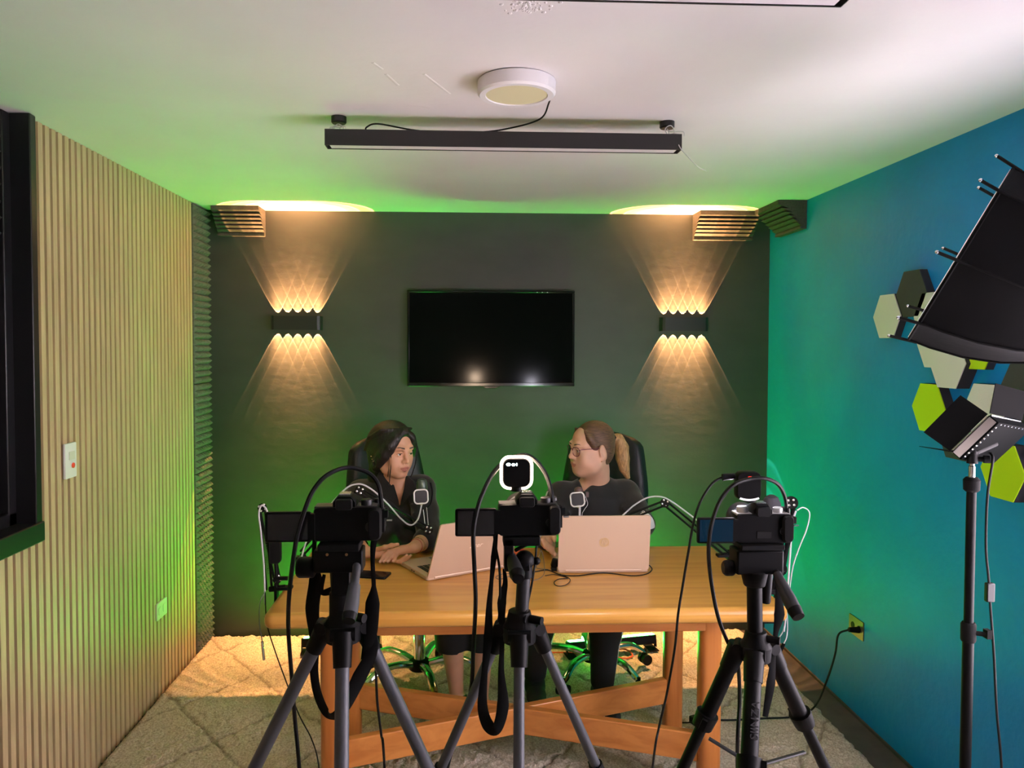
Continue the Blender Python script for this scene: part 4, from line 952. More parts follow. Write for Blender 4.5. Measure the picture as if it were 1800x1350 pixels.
    body = sdf_obj('body', S, [field_mat(M_SKIN1, (('lip', (0.40, 0.15, 0.105)), ('brow', (0.035, 0.02, 0.014)))), M_LIP1, M_BROW, M_EYEW, M_IRIS, M_NAIL], t, None, cat3(H.eyes((.72, -.69, -.16)), nail_mesh(nails, 5)), 1, None, H.fields)
    # shirt with open neck, collar and rolled cuffs
    S = SDF(lo-.02, hi+.02, .0045)
    torso(S, .010)
    for s_, e_, w_, f in ((sR, eR, wR, .30), (sL, eL, wL, .38)):
        S.chain([s_, lerp(s_, e_, .5), e_], [.060, .056, .052], .03); S.chain([e_, lerp(e_, w_, f)], [.052, .047], .02)
        c = lerp(e_, w_, f); d = nrm(w_-e_); S.plane(c-d*.004, d, c-.075+d*.045, c+.075+d*.045)
        S.chain([lerp(e_, w_, f-.16), lerp(e_, w_, f-.05)], [.050, .0495], .004)
        for q in range(3):                          # folds of the sleeve
            m_ = lerp(s_, e_, .35+.2*q); S.cone(m_+V(-.05, -.045, .012), m_+V(.05, -.045, -.02), .006, .004, .02)
    for kn, an in ((knee_r, V(-.03, 3.33, .10)), (knee_l, V(.075, 3.27, .10))): pass
    S0 = SDF(lo-.02, hi+.02, .0045); S0.g[:] = S.g
    tipv = S.hit(703, 893); S.cone(tipv, N0+V(0, -.01, .03), .004, .060, .012, 'sub'); S.cone(tipv+V(0, -.05, .0), N0+V(0.01, -.09, .03), .004, .056, .012, 'sub'); S.cone(N0+V(0, .01, .0), N0+V(0, 0, .12), .054, .08, .01, 'sub')
    sdf_obj('shirt', S, M_SHIRT, t, None, None, 2)
    m = MB()
    def flap(pts, th=.004):
        P = [np.asarray(p) for p in pts]; n_ = nrm(np.cross(P[1]-P[0], P[2]-P[0])); n_ = n_ if n_[1] < 0 else -n_
        k_ = len(P); m.add([p+n_*th for p in P]+[p-n_*th for p in P], [tuple(range(k_)), tuple(range(2*k_-1, k_-1, -1))]+[(i, (i+1) % k_, k_+(i+1) % k_, k_+i) for i in range(k_)])
    def F(*pp): return [S0.hit(x, y, o_) for x, y, o_ in pp]
    flap(F((668, 828, .004), (690, 846, .006), (700, 880, .005), (702, 893, .004), (690, 880, .007), (676, 872, .009), (658, 846, .006)))
    flap(F((715, 836, .004), (712, 858, .006), (704, 893, .004), (712, 884, .006), (722, 870, .009), (734, 866, .009), (728, 846, .006)))
    m.tube(spl([at(662, 823, 3.41), at(655, 820, 3.46), at(668, 812, 3.53), at(700, 812, 3.54), at(712, 822, 3.48), at(712, 834, 3.42)], 8), .016, 8, flat=(.28, 1.3), up=(0, 0, 1))
    obj('collar', m, M_SHIRT, t, True)
    # black cropped trousers
    S = SDF(lo-.02, hi+V(.02, .02, -.55), .005)
    S.ell(hip+V(0, 0, .0), V(.178, .138, .115), RT, .04)
    for kn, an in ((knee_r, V(-.03, 3.33, .10)), (knee_l, V(.075, 3.27, .10))):
        S.chain([hip+V(0, -.02, -.03), lerp(hip, kn, .5)+V(0, 0, -.01), kn], [.10, .09, .070], .03); c = lerp(kn, an, .46)+V(0, .025, 0); S.chain([kn, c], [.070, .074], .02)
        S.plane(c-V(0, 0, .005), (0, 0, -1), c-V(.1, .1, .1), c+V(.1, .1, .0))
    sdf_obj('trousers', S, M_PANTS, t, None, None, 1)
    for an in (V(-.03, 3.33, .10), V(.075, 3.27, .10)):
        S = SDF(an-V(.09, .26, .12), an+V(.16, .09, .03), .004); S.chain([an+V(0, .025, -.025), an+V(.04, -.06, -.052), an+V(.08, -.14, -.062)], [.038, .037, .028], .02); S.plane((0, 0, .012), (0, 0, -1), an-.3, an+.3); S.plane(an+V(0, 0, -.02), nrm(V(-.2, .3, 1)), an-.3, an+.3)
        sdf_obj('shoe', S, M_PANTS, t, None, None, 1)
    # hair: parted, smooth, gathered behind the neck
    S = SDF(H.c-.22, H.c+.20, .0034)
    e, ch = H.e, H.ch
    e(S, .003, -.016, .037, .094, .110, .0975, .02); e(S, 0, -.075, .005, .080, .070, .085, .04); e(S, 0, -.065, -.062, .068, .058, .070, .04); ch(S, [(0, -.06, -.09), (.0, -.085, -.15), (0, -.08, -.19)], [.055, .045, .03], .03)
    for g in (-1, 1):
        ch(S, [(g*.012, .066, .094), (g*.044, .068, .066), (g*.064, .056, .030), (g*.074, .034, -.015), (g*.078, .004, -.055), (g*.066, -.03, -.085)], [.010, .012, .015, .019, .020, .020], .030)
    # open the face
    e(S, .0, .105, -.025, .060, .060, .098, .014, 'sub'); e(S, 0, .085, -.090, .075, .085, .060, .012, 'sub'); e(S, 0, .110, .050, .036, .045, .036, .016, 'sub')
    ch(S, [(-.004, .075, .121), (-.002, .03, .142), (0, -.02, .146)], [.0045, .004, .003], .004, 'sub')
    for g in (-1, 1): e(S, g*.096, -.004, -.060, .014, .012, .012, .010, 'sub')
    for q in range(16):
        a_ = -1.3+2.6*q/15; ch(S, [(math.sin(a_)*.095, .03+.03*math.cos(a_*2), .09+.02*math.cos(a_)), (math.sin(a_)*.103, -.06, .045), (math.sin(a_)*.085, -.11, -.02)], [.004, .005, .003], .012)
    sdf_obj('hair', S, M_HAIRBLACK, t, None, None, 1)
    m = MB()
    for (pts, r_) in (([(.058, .064, .062), (.064, .066, .01), (.060, .070, -.05), (.056, .066, -.10), (.05, .06, -.15)], .0022), ([(.060, .060, .06), (.068, .060, .0), (.064, .062, -.05), (.060, .056, -.11)], .0015), ([(-.060, .062, .07), (-.076, .075, .02), (-.080, .075, -.05), (-.078, .055, -.13), (-.08, .045, -.17)], .0024), ([(-.055, .068, .08), (-.070, .085, .03), (-.074, .085, -.03), (-.073, .07, -.10)], .0016)):
        m.tube([H.p(*p) for p in spl([V(*q) for q in pts], 6)], r_, 6)
    obj('loose_hair_strand', m, M_HAIRBLACK, t)
    m = MB()
    for (x, y, z, r_) in ((.090, .010, -.066, .0040), (.097, -.012, -.052, .0026), (.099, -.020, -.044, .0026), (.100, -.028, -.032, .0030)): m.ell(H.p(x, y, z), r_, None, 10, 8)
    obj('earrings', m, M_GOLD, t, label='small shiny earrings')
    m = MB(); d = nrm(wL-eL); B = basis(d); c = lerp(eL, wL, .72)
    def band(c, r_, th, tilt=0): m.tube([c+r_*(math.cos(a_)*B[:, 0]+math.sin(a_)*B[:, 1])+d*tilt*math.sin(a_) for a_ in np.linspace(0, 2*PI, 28)], th, 6, caps=False)
    band(c, .0305, .0013, .006); m.ell(c+B@V(0, .03, 0)*-1+V(0, 0, -.004), .003); m.ell(c+V(.012, -.030, -.008), .0035); obj('bracelet', m, M_GOLD, t, label='thin gold bracelet with a charm')
    m = MB(); c = lerp(eL, wL, .86); band(c, .0282, .0011, -.004); obj('thread_bracelet', m, M_REDTHREAD, t, label='dark red thread bracelet')
woman_shirt()

# ---- the woman on the right, black zip jacket, glasses, ponytail, head in profile
def woman_jacket():
    hip = V(.60, 3.62, .575)
    legs = ((V(.345, 3.30, .51), V(.325, 3.435, .115), (-.0, -1, 0)), (V(.625, 3.235, .51), V(.615, 3.335, .115), (.15, -1, 0)))
    t = thing('person', 'woman with a blond ponytail and glasses in a black jacket, head turned sideways', 'person', (hip[0], hip[1], 0))
    H = Head(at(1040, 787, 3.44), (-.945, -.325, -.06), (0.02, -.03, 1), 0.965, 1.04)
    N0 = at(1046, 853, 3.50); chest = at(1045, 925, 3.50); waist = at(1046, 985, 3.56)
    sL_, sR_ = at(1098, 869, 3.53), at(988, 873, 3.46)       # her left is on the right of the photograph
    eL_, eR_ = at(1128, 921, 3.37), at(952, 938, 3.36); wL_, wR_ = at(1085, 985, 3.14), at(966, 957, 3.17)
    eL_[2] = max(eL_[2], .80); wL_[2] = max(wL_[2], .795)
    ca, sa = math.cos(-.22), math.sin(-.22); RT = np.stack([V(ca, sa, 0), V(sa, -ca, 0), V(0, 0, 1)], 1)
    lo, hi = V(.14, 2.98, .02), V(.98, 3.82, 1.32)
    def torso(S, g, k=.05):
        S.ell(hip+V(0, 0, .02), V(.178+g, .135+g, .12+g), RT, k); S.ell(waist, V(.150+g, .118+g, .13+g), RT, k); S.ell(chest, V(.158+g, .112+g, .135+g), RT, k)
        S.ell(lerp(sR_, sL_, .5)+V(0, .02, -.02), V(.14+g, .085+g, .07+g), RT, k); S.cone(sR_, sL_, .052+g, .052+g, k); S.cone(N0+V(0, .01, 0), lerp(sR_, sL_, .5)+V(0, .01, 0), .056+g*.5, .085+g, .06)
        for q in (-1, 1): S.ell(chest+RT@V(q*.075, .095, -.035), V(.062+g*.5, .052+g*.5, .06+g*.5), RT, .04)
    S = SDF(lo, hi, .0036)
    torso(S, -.004)
    for s_, e_, w_ in ((sR_, eR_, wR_), (sL_, eL_, wL_)): S.chain([s_, e_], [.048, .040], .03); S.chain([e_, lerp(e_, w_, .35), w_], [.040, .040, .025], .02)
    for kn, an, fd in legs:
        S.chain([hip+V(0, -.02, -.03), lerp(hip, kn, .5)+V(0, 0, -.01), kn], [.09, .08, .058], .03); S.chain([kn, lerp(kn, an, .32)+V(0, .03, 0), an], [.055, .056, .036], .02)
        f = nrm(V(*fd)); S.chain([an-f*.02+V(0, 0, -.03), an+f*.06+V(0, 0, -.065), an+f*.13+V(0, 0, -.075)], [.034, .032, .024], .02)
    H.build(S, .008)
    for g in (-1, 1): H.e(S, g*.079, -.016, -.014, .0085, .021, .036, .006, 'add', rot('X', -.25)@rot('Z', g*-.35)); H.e(S, g*.0905, -.009, -.010, .0075, .012, .022, .004, 'sub', rot('X', -.25)@rot('Z', g*-.35)); H.e(S, g*.076, -.004, -.045, .008, .009, .010, .006)
    S.chain([H.p(0, -.025, -.055), lerp(H.p(0, -.025, -.055), N0, .5), N0+V(0, .01, -.01)], [.056, .055, .062], .03)
    H.ch(S, [(0, .050, -.098), (0, .0, -.105)], [.030, .045], .03); H.e(S, 0, .015, -.088, .050, .055, .030, .04)
    for g in (-1, 1): H.e(S, g*.046, .018, -.062, .022, .034, .030, .03)
    H.ch(S, [(-.036, .083, -.058), (-.044, .070, -.086)], [.0018, .0015], .004, 'sub'); H.ch(S, [(.036, .083, -.058), (.044, .070, -.086)], [.0018, .0015], .004, 'sub')
    nails = []
    # right hand, loosely curled, seen between the camera and the laptop
    k0 = at(960, 951, 3.13); S.cone(wR_, k0, .026, .027, .015, flat=(V(1, 0, 0.2)/1.02, .72)); S.ell(lerp(wR_, k0, .8), V(.026, .034, .030), None, .012)
    for i in range(4):
        b_ = k0+V(-.012+.009*i, -.016, .018-.011*i); p1_ = b_+V(-.006+.004*i, -.030, -.004); p2_ = p1_+V(.008, -.010, -.022); p3_ = p2_+V(.012, .012, -.010)
        finger(S, [b_, p1_, p2_, p3_], .0090-.0004*i, .005, nails, V(-.3, -.8, 0))
    thb = k0+V(.016, .0, .016); finger(S, [thb, thb+V(.014, -.022, .004), thb+V(.014, -.042, -.004)], .0105, .006, nails, V(.6, -.3, .6))
    # left hand on the keyboard behind the lid
    k1 = wL_+V(-.02, -.055, .004); S.cone(wL_, k1, .025, .027, .015, flat=(V(0, 0, 1), .6))
    for i in range(4):
        b_ = k1+V(-.026+.018*i, -.015, .002); finger(S, [b_, b_+V(-.003, -.032, .006), b_+V(-.005, -.056, -.004), b_+V(-.005, -.068, -.015)], .0088, .005, nails, V(0, -.2, 1))
    finger(S, [k1+V(-.02, .02, 0), k1+V(-.045, -.005, -.004), k1+V(-.052, -.03, -.010)], .0105, .006, nails, V(0, 0, 1))
    sdf_obj('body', S, [field_mat(M_SKIN2, (('lip', (0.50, 0.22, 0.16)), ('brow', (0.08, 0.045, 0.03)))), M_LIP2, M_BROW, M_EYEW, M_IRIS, M_NAIL], t, None, cat3(H.eyes((-.97, -.22, -.02)), nail_mesh(nails, 5)), 1, None, H.fields)
    S = SDF(lo-.03, hi+.03, .0045)
    torso(S, .012)
    for s_, e_, w_, f in ((sR_, eR_, wR_, .72), (sL_, eL_, wL_, .80)):
        S.chain([s_, lerp(s_, e_, .5), e_], [.066, .062, .056], .03); S.chain([e_, lerp(e_, w_, f)], [.056, .042], .02)
        c = lerp(e_, w_, f); d = nrm(w_-e_); S.plane(c-d*.004, d, c-.06+d*.04, c+.06+d*.04)
        for q in range(3): m_ = lerp(s_, e_, .3+.22*q); S.cone(m_+V(-.055, -.05, .015), m_+V(.055, -.05, -.02), .007, .004, .02)
    T = S.hit(1027, 866); A = at(1015, 826, T[1]); B = at(1068, 833, T[1])
    S.vcut(T, A, B, N0[1]+.02); S.cone(N0+V(0, .005, .01), N0+V(0, 0, .12), .058, .070, .01, 'sub')
    def stripes(P):
        out = np.zeros(len(P), int)
        for s_, e_, w_, sg in ((sR_, eR_, wR_, -1), (sL_, eL_, wL_, 1)):
            ax = nrm(e_-s_); n_ = nrm(np.cross(ax, V(0, -1, 0)))*1; side = nrm(V(sg, -.1, .15)-ax*np.dot(ax, V(sg, -.1, .15)))
            q = P-s_; h_ = q@ax; rad = q-h_[:, None]*ax; rr = np.linalg.norm(rad, axis=1)+1e-9; cosv = (rad@side)/rr
            out[(h_ > .02) & (h_ < np.linalg.norm(e_-s_)-.01) & (cosv > .955) & (rr < .10)] = 1
            a2 = nrm(w_-e_); s2 = nrm(V(sg*.6, -.5, .6)-a2*np.dot(a2, V(sg*.6, -.5, .6))); q = P-e_; h_ = q@a2; rad = q-h_[:, None]*a2; rr = np.linalg.norm(rad, axis=1)+1e-9
            out[(h_ > .0) & (h_ < .22) & ((rad@s2)/rr > .70) & (rr < .075)] = 1
        return out
    sdf_obj('jacket', S, [M_JACKET, M_STRIPE], t, stripes, None, 2)
    m = MB(); m.tube([S.hit(1027, 870, .004), S.hit(1028, 876, .004)], .0028, 8); m.box(S.hit(1029, 880, .004), (.006, .003, .012)); obj('zip_pull', m, M_STEEL, t, label='metal zip pull')
    S = SDF(lo-.02, hi+V(.02, .02, -.55), .005)
    S.ell(hip+V(0, 0, 0), V(.19, .148, .12), RT, .04)
    for kn, an, fd in legs:
        S.chain([hip+V(0, -.02, -.03), lerp(hip, kn, .5)+V(0, 0, -.01), kn], [.105, .095, .074], .03); S.chain([kn, lerp(kn, an, .35)+V(0, .03, 0), an+V(0, 0, .02)], [.074, .070, .052], .02); S.plane(an+V(0, 0, -.004), (0, 0, -1), an-V(.1, .1, .08), an+V(.1, .1, .0))
    def side_stripe(P):
        out = np.zeros(len(P), int)
        for kn, an, fd in legs: out[(np.abs(P[:, 0]-(an[0]+.058)) < .022) & (P[:, 2] < .46) & (P[:, 0] > an[0]+.025) & (np.abs(P[:, 1]-(lerp(kn, an, .5)[1]+.0)) < .14) & (np.abs(P[:, 1]-np.interp(P[:, 2], [an[2], kn[2]], [an[1], kn[1]])-.01) < .026)] = 1
        return out
    sdf_obj('trousers', S, [M_PANTS, M_STRIPE], t, side_stripe, None, 1)
    for kn, an, fd in legs:
        f = nrm(V(*fd)); S = SDF(an-V(.11, .26, .12), an+V(.11, .10, .04), .004)
        S.chain([an-f*.03+V(0, 0, -.035), an+f*.06+V(0, 0, -.062), an+f*.145+V(0, 0, -.068)], [.042, .040, .032], .02); S.chain([an-f*.0, an-f*.005+V(0, 0, -.04)], [.042, .044], .02); S.plane((0, 0, .024), (0, 0, -1), an-.3, an+.3); S.plane(an+V(0, 0, .012), (0, 0, 1), an-.3, an+.3)
        sdf_obj('shoe', S, [M_PANTS, M_SHOESOLE], t, lambda P: ((P[:, 2] < .040)).astype(int), None, 1)
    # hair pulled back
    S = SDF(H.c-.20, H.c+.20, .0034); e, ch = H.e, H.ch
    e(S, 0, -.018, .038, .0785, .0985, .0895, .02); e(S, 0, -.050, -.02, .066, .060, .060, .03); e(S, 0, -.035, -.055, .055, .045, .04, .03)
    e(S, 0, .098, .015, .066, .068, .078, .022, 'sub'); e(S, 0, .075, -.055, .075, .090, .062, .010, 'sub'); e(S, 0, .088, .058, .050, .050, .040, .016, 'sub')
    for g in (-1, 1): e(S, g*.084, -.013, -.014, .026, .026, .040, .006, 'sub'); e(S, g*.075, .005, -.06, .03, .035, .035, .010, 'sub'); ch(S, [(g*.064, .036, .045), (g*.068, .022, .020)], [.008, .004], .030)
    for g in (-1, 1): ch(S, [(g*.044, .058, .094), (g*.064, .043, .058), (g*.071, .022, .024)], [.003, .008, .006], .022)
    sdf_obj('hair', S, M_HAIRBROWN, t, None, None, 1)
    m = MB(); B = H.R; m.lathe([(.016, -.006), (.021, -.004), (.021, .004), (.016, .006)], H.p(0, -.118, .035), B@np.stack([V(1, 0, 0), V(0, .3, 1)/1.044, V(0, -1, .3)/1.044], 1), 18); obj('hair_tie', m, M_CABLE, t)
    S = SDF(H.p(0, -.19, -.05)-.17, H.p(0, -.19, -.05)+.17, .0034)
    tail = [(0, -.118, .036), (.0, -.142, .026), (0, -.160, -.015), (0, -.165, -.070), (-.004, -.170, -.120), (-.008, -.185, -.165)]
    ch(S, tail, [.016, .024, .029, .027, .019, .006], .02)
    for q in range(14):
        a_ = 2*PI*q/14; off = V(.021*math.cos(a_), .021*math.sin(a_), 0)
        ch(S, [V(*p)+off*w_ for p, w_ in zip(tail, (.5, .95, 1.2, 1.15, .85, .4))], [.006, .008, .0085, .008, .006, .002], .006)
    sdf_obj('ponytail', S, [M_HAIRBLOND, M_HAIRBROWN], t, None, None, 1, label='blond ponytail')
    # spectacles
    g_ = MB(); ln_ = MB()
    for s_ in (-1, 1):
        c = V(s_*.0325, .104, -.003); w_, h_ = .0255, .0205; ring = []
        for k in range(28):
            a_ = 2*PI*k/28; x = math.copysign(abs(math.cos(a_))**.75, math.cos(a_))*w_; z = math.copysign(abs(math.sin(a_))**.75, math.sin(a_))*h_
            if z < 0: x *= .94
            ring.append(H.p(c[0]+x, c[1]-.010*((c[0]+x)/.058)**2, c[2]+z))
        g_.tube(ring+[ring[0]], .0014, 6, caps=False); ln_.add(ring, [tuple(range(28))])
        g_.tube([H.p(*q) for q in spl([V(s_*.058, .096, .008), V(s_*.068, .080, .011), V(s_*.078, .02, .010), V(s_*.080, -.012, .006), V(s_*.078, -.03, -.015)], 6)], .0015, 6)
    g_.tube([H.p(*q) for q in spl([V(-.008, .103, .004), V(0, .107, .008), V(.008, .103, .004)], 4)], .0014, 6)
    gl = obj('spectacles', g_, M_PURPLEFRAME, t, label='thin purple spectacle frame'); obj('spectacle_lens', ln_, M_LENSCLEAR, gl, False)
    m = MB()
    for s_ in (-1, 1): m.ell(H.p(s_*.085, -.002, -.050), .0026, None, 10, 8)
    obj('ear_stud', m, M_GOLD, t)
woman_jacket()
# ------------------------------------------------------------------ laptops, phone and small things on the table
def laptop(o, d, w, dep, lid, tilt, label, logo, keyb=True):
    """o: hinge left end (as seen from behind) on the table, d: direction from hinge towards the user"""
    o = np.asarray(o, float); d = nrm(d); h = nrm(np.cross(d, V(0, 0, 1))); up = V(0, 0, 1)
    t = thing('laptop', label, 'laptop', o+h*w/2+d*dep/2)
    R = np.stack([h, d, up], 1)
    m = MB(); m.prism([(p[0]+w/2, p[1]+dep/2) for p in rrect(w, dep, 0.012, 4)], 0.002, 0.017, o, R, 0.002); obj('base', m, M_SILVERLAP, t)
    m = MB()
    for r_ in range(5):
        for c_ in range(14):
            m.box(o+h*(0.035+c_*(w-0.07)/13)+d*(0.05+r_*0.020)+up*0.0178, ((w-0.07)/13*0.82, 0.016, 0.0016), R)
    kb = obj('keyboard', m, M_KEY, t, False)
    m = MB(); m.box(o+h*w/2+d*(dep-0.052)+up*0.0172, (0.115, 0.072, 0.0008), R); obj('touchpad', m, mat('touchpad_grey', (0.16, 0.17, 0.17), 0.4), t, False)
    m = MB()
    for q in range(2): m.box(o-h*0.0003+d*(dep*0.45+q*0.02)+up*0.0095, (0.001, 0.010, 0.004), R)
    obj('side_ports', m, M_KEY, t, False)
    l = nrm(up*math.cos(tilt)-d*math.sin(tilt)); nb = np.cross(h, l)      # nb points to the back of the lid
    if np.dot(nb, d) > 0: nb = -nb
    RL = np.stack([h, l, np.cross(h, l)], 1); s = 1 if np.dot(np.cross(h, l), nb) > 0 else -1
    lo = o+up*0.012-d*0.002
    m = MB(); m.prism([(p[0]+w/2, p[1]+lid/2) for p in rrect(w, lid, 0.010, 4)], -0.0035, 0.0035, lo, RL, 0.001); ld = obj('lid', m, M_SILVERLAP, t)
    m = MB(); m.box(lo+h*w/2+l*lid/2-nb*0.0037, (w-0.012, lid-0.014, 0.0006), RL); obj('display', m, M_GLOSSBLACK, t, False)
    m = MB(); m.cyl(lo+h*0.03, lo+h*(w-0.03), 0.006, n=12); obj('hinge', m, M_SILVERLAP, t)
    RT = np.stack([h, l, nb], 1)
    m = MB(); cc = lo+h*w*(0.5)+l*lid*0.52+nb*0.0038
    if logo == 'hp':
        R_ = 0.0195; n_ = 36
        # disc with the two letters left open
        vs_ = [cc+RT@V(R_*math.cos(2*PI*k/n_), R_*math.sin(2*PI*k/n_), 0) for k in range(n_)]
        m.add(vs_, [tuple(range(n_))]); obj('logo', m, M_LOGO, t, False, label='round gold logo')
        m = MB(); sl = 0.26
        def stroke(pts, wd=0.0022): m.tube([cc+RT@V(x+y*sl, y, 0.0002) for x, y in pts], wd/2, 6, flat=(1, 0.3), up=nb)
        stroke([(-0.009, -0.008), (-0.009, 0.016)]); stroke([(-0.009, 0.006), (-0.003, 0.0065), (-0.0018, 0.004), (-0.0018, -0.008)])
        stroke([(0.003, 0.0065), (0.003, -0.016)]); stroke([(0.003, 0.0065), (0.0085, 0.0065), (0.010, 0.004), (0.010, -0.004), (0.0085, -0.0068), (0.003, -0.0068)])
        obj('logo_letters', m, M_SILVERLAP, t)
    else:
        text_mesh(logo, 0.030, lo+h*w*0.50+l*lid*0.52+nb*0.0038, RT@np.array([[1, .25, 0], [0, 1, 0], [0, 0, 1]]), m); obj('logo', m, M_LOGO2, t, False, label='pale maker logo')
    return t
laptop((0.359, 2.893, TZ), (0.0, 1.0, 0), 0.349, 0.235, 0.218, 0.14, 'silver laptop with a round gold logo, lid facing the cameras', 'hp')
laptop((-0.135, 2.813, TZ), (-0.118, 0.217, 0), 0.352, 0.245, 0.245, 0.46, 'silver laptop turned sideways beside the folded hands', 'acer')
ph = at_z(650, 1012, TZ)
t = thing('mobile_phone', 'black mobile phone lying on the table near the folded hands', 'phone', ph)
Rp = rot('Z', math.radians(-14)); m = MB(); m.prism(rrect(0.150, 0.075, 0.010, 4), 0.0005, 0.0085, ph, Rp, 0.002); obj('case', m, M_BLACK, t); m = MB(); m.prism(rrect(0.142, 0.068, 0.008, 4), 0.0085, 0.0090, ph, Rp); obj('screen', m, M_GLOSSBLACK, t, False)
rd = at_z(914, 980, TZ); t = thing('computer_mouse', 'rounded red mouse on the table behind the middle tripod', 'mouse', rd)
m = MB(); m.ell(rd+V(0, 0, 0.012), (0.031, 0.05, 0.024), None, 20, 12); obj('shell', m, M_RED, t); m = MB(); m.cyl(rd+V(-.003, -0.03, 0.030), rd+V(.003, -0.03, 0.030), 0.007, n=12); obj('scroll_wheel', m, M_BLACK, t); m = MB(); m.lathe([(0.026, 0.0), (0.030, 0.004), (0.026, 0.008)], rd, np.diag([1, 1.5, 1])); obj('base_plate', m, M_BLACK, t)
ad = at_z(977, 1002, TZ); t = thing('power_adapter', 'small black power adapter with thin cables left of the gold-logo laptop', 'power adapter', ad)
m = MB(); m.box(ad+V(0, 0, 0.026), (0.034, 0.030, 0.034), rot('Y', 0.3)); obj('block', m, M_BLACK, t, True, bevel=0.006); m = MB(); m.box(ad+V(-0.004, -0.004, 0.006), (0.03, 0.026, 0.012)); obj('plug', m, M_BLACK, t, True, bevel=0.002)
z_ = TZ+0.0025
t = thing('charger_cable', 'thin dark charger cable looping on the table in front of the gold-logo laptop', 'cable', at_z(1000, 1010, TZ))
m = MB(); m.tube(spl([at_z(1141, 993, z_+.015), at_z(1146, 1001, z_), at_z(1136, 1009, z_), at_z(1110, 1012, z_), at_z(1060, 1007, z_), at_z(1015, 1012, z_), at_z(985, 1010, z_), at_z(962, 1002, z_), at_z(938, 1005, z_), at_z(925, 1000, z_)], 7), 0.0022, 6)
m.tube(spl([at_z(984, 1009, z_), at_z(1002, 1018, z_), at_z(995, 1028, z_), at_z(980, 1030, z_), at_z(974, 1024, z_), at_z(982, 1018, z_), at_z(998, 1016, z_), at_z(975, 1010, z_), at_z(958, 1012, z_)], 7), 0.0016, 6); obj('cord', m, M_CABLE, t)
t = thing('usb_cable', 'thin grey cable standing in a pointed loop beside the red mouse', 'cable', at_z(950, 1010, TZ))
m = MB(); a_ = at_z(945, 1000, z_); m.tube(spl([at_z(964, 1001, z_), at_z(945, 999, z_), at_z(943, 994, z_+0.008), at(948, 976, 2.99), at(951, 967, 3.0), at(955, 980, 2.98), at_z(957, 1005, z_), at_z(950, 1016, z_), at_z(935, 1020, z_), at_z(920, 1014, z_), at_z(890, 1008, z_), at_z(872, 1014, z_), at_z(880, 1018, z_), at_z(905, 1009, z_)], 7), 0.0014, 6); obj('cord', m, mat('grey_cable', (0.12, 0.12, 0.11), 0.5), t)
bx = at_z(1226, 1278, 0.04); t = thing('power_brick', 'black power brick on the rug between the right table legs', 'power adapter', bx)
m = MB(); m.box(bx+V(0, 0, 0.022), (0.035, 0.07, 0.03), rot('Z', .4)); obj('block', m, M_BLACK, t, True, bevel=0.004); m = MB(); m.tube(spl([bx+V(-0.02, 0, 0.02), bx+V(-0.07, 0.05, 0.0), bx+V(-0.10, 0.16, 0.0), bx+V(-0.07, 0.30, 0.0)], 7), 0.003, 6); obj('cord', m, M_CABLE, t)
bx = at_z(1150, 1237, 0.04); t = thing('power_plug', 'small black plug box on the rug behind the crossed stretchers', 'plug', bx)
m = MB(); m.box(bx+V(0, 0, 0.020), (0.045, 0.035, 0.035), rot('Z', -.3)); obj('block', m, M_BLACK, t, True, bevel=0.004); m = MB(); m.tube(spl([bx+V(0.02, 0, 0.015), bx+V(0.05, 0.05, 0.0), bx+V(0.02, 0.12, 0.0)], 7), 0.003, 6); obj('cord', m, M_CABLE, t)

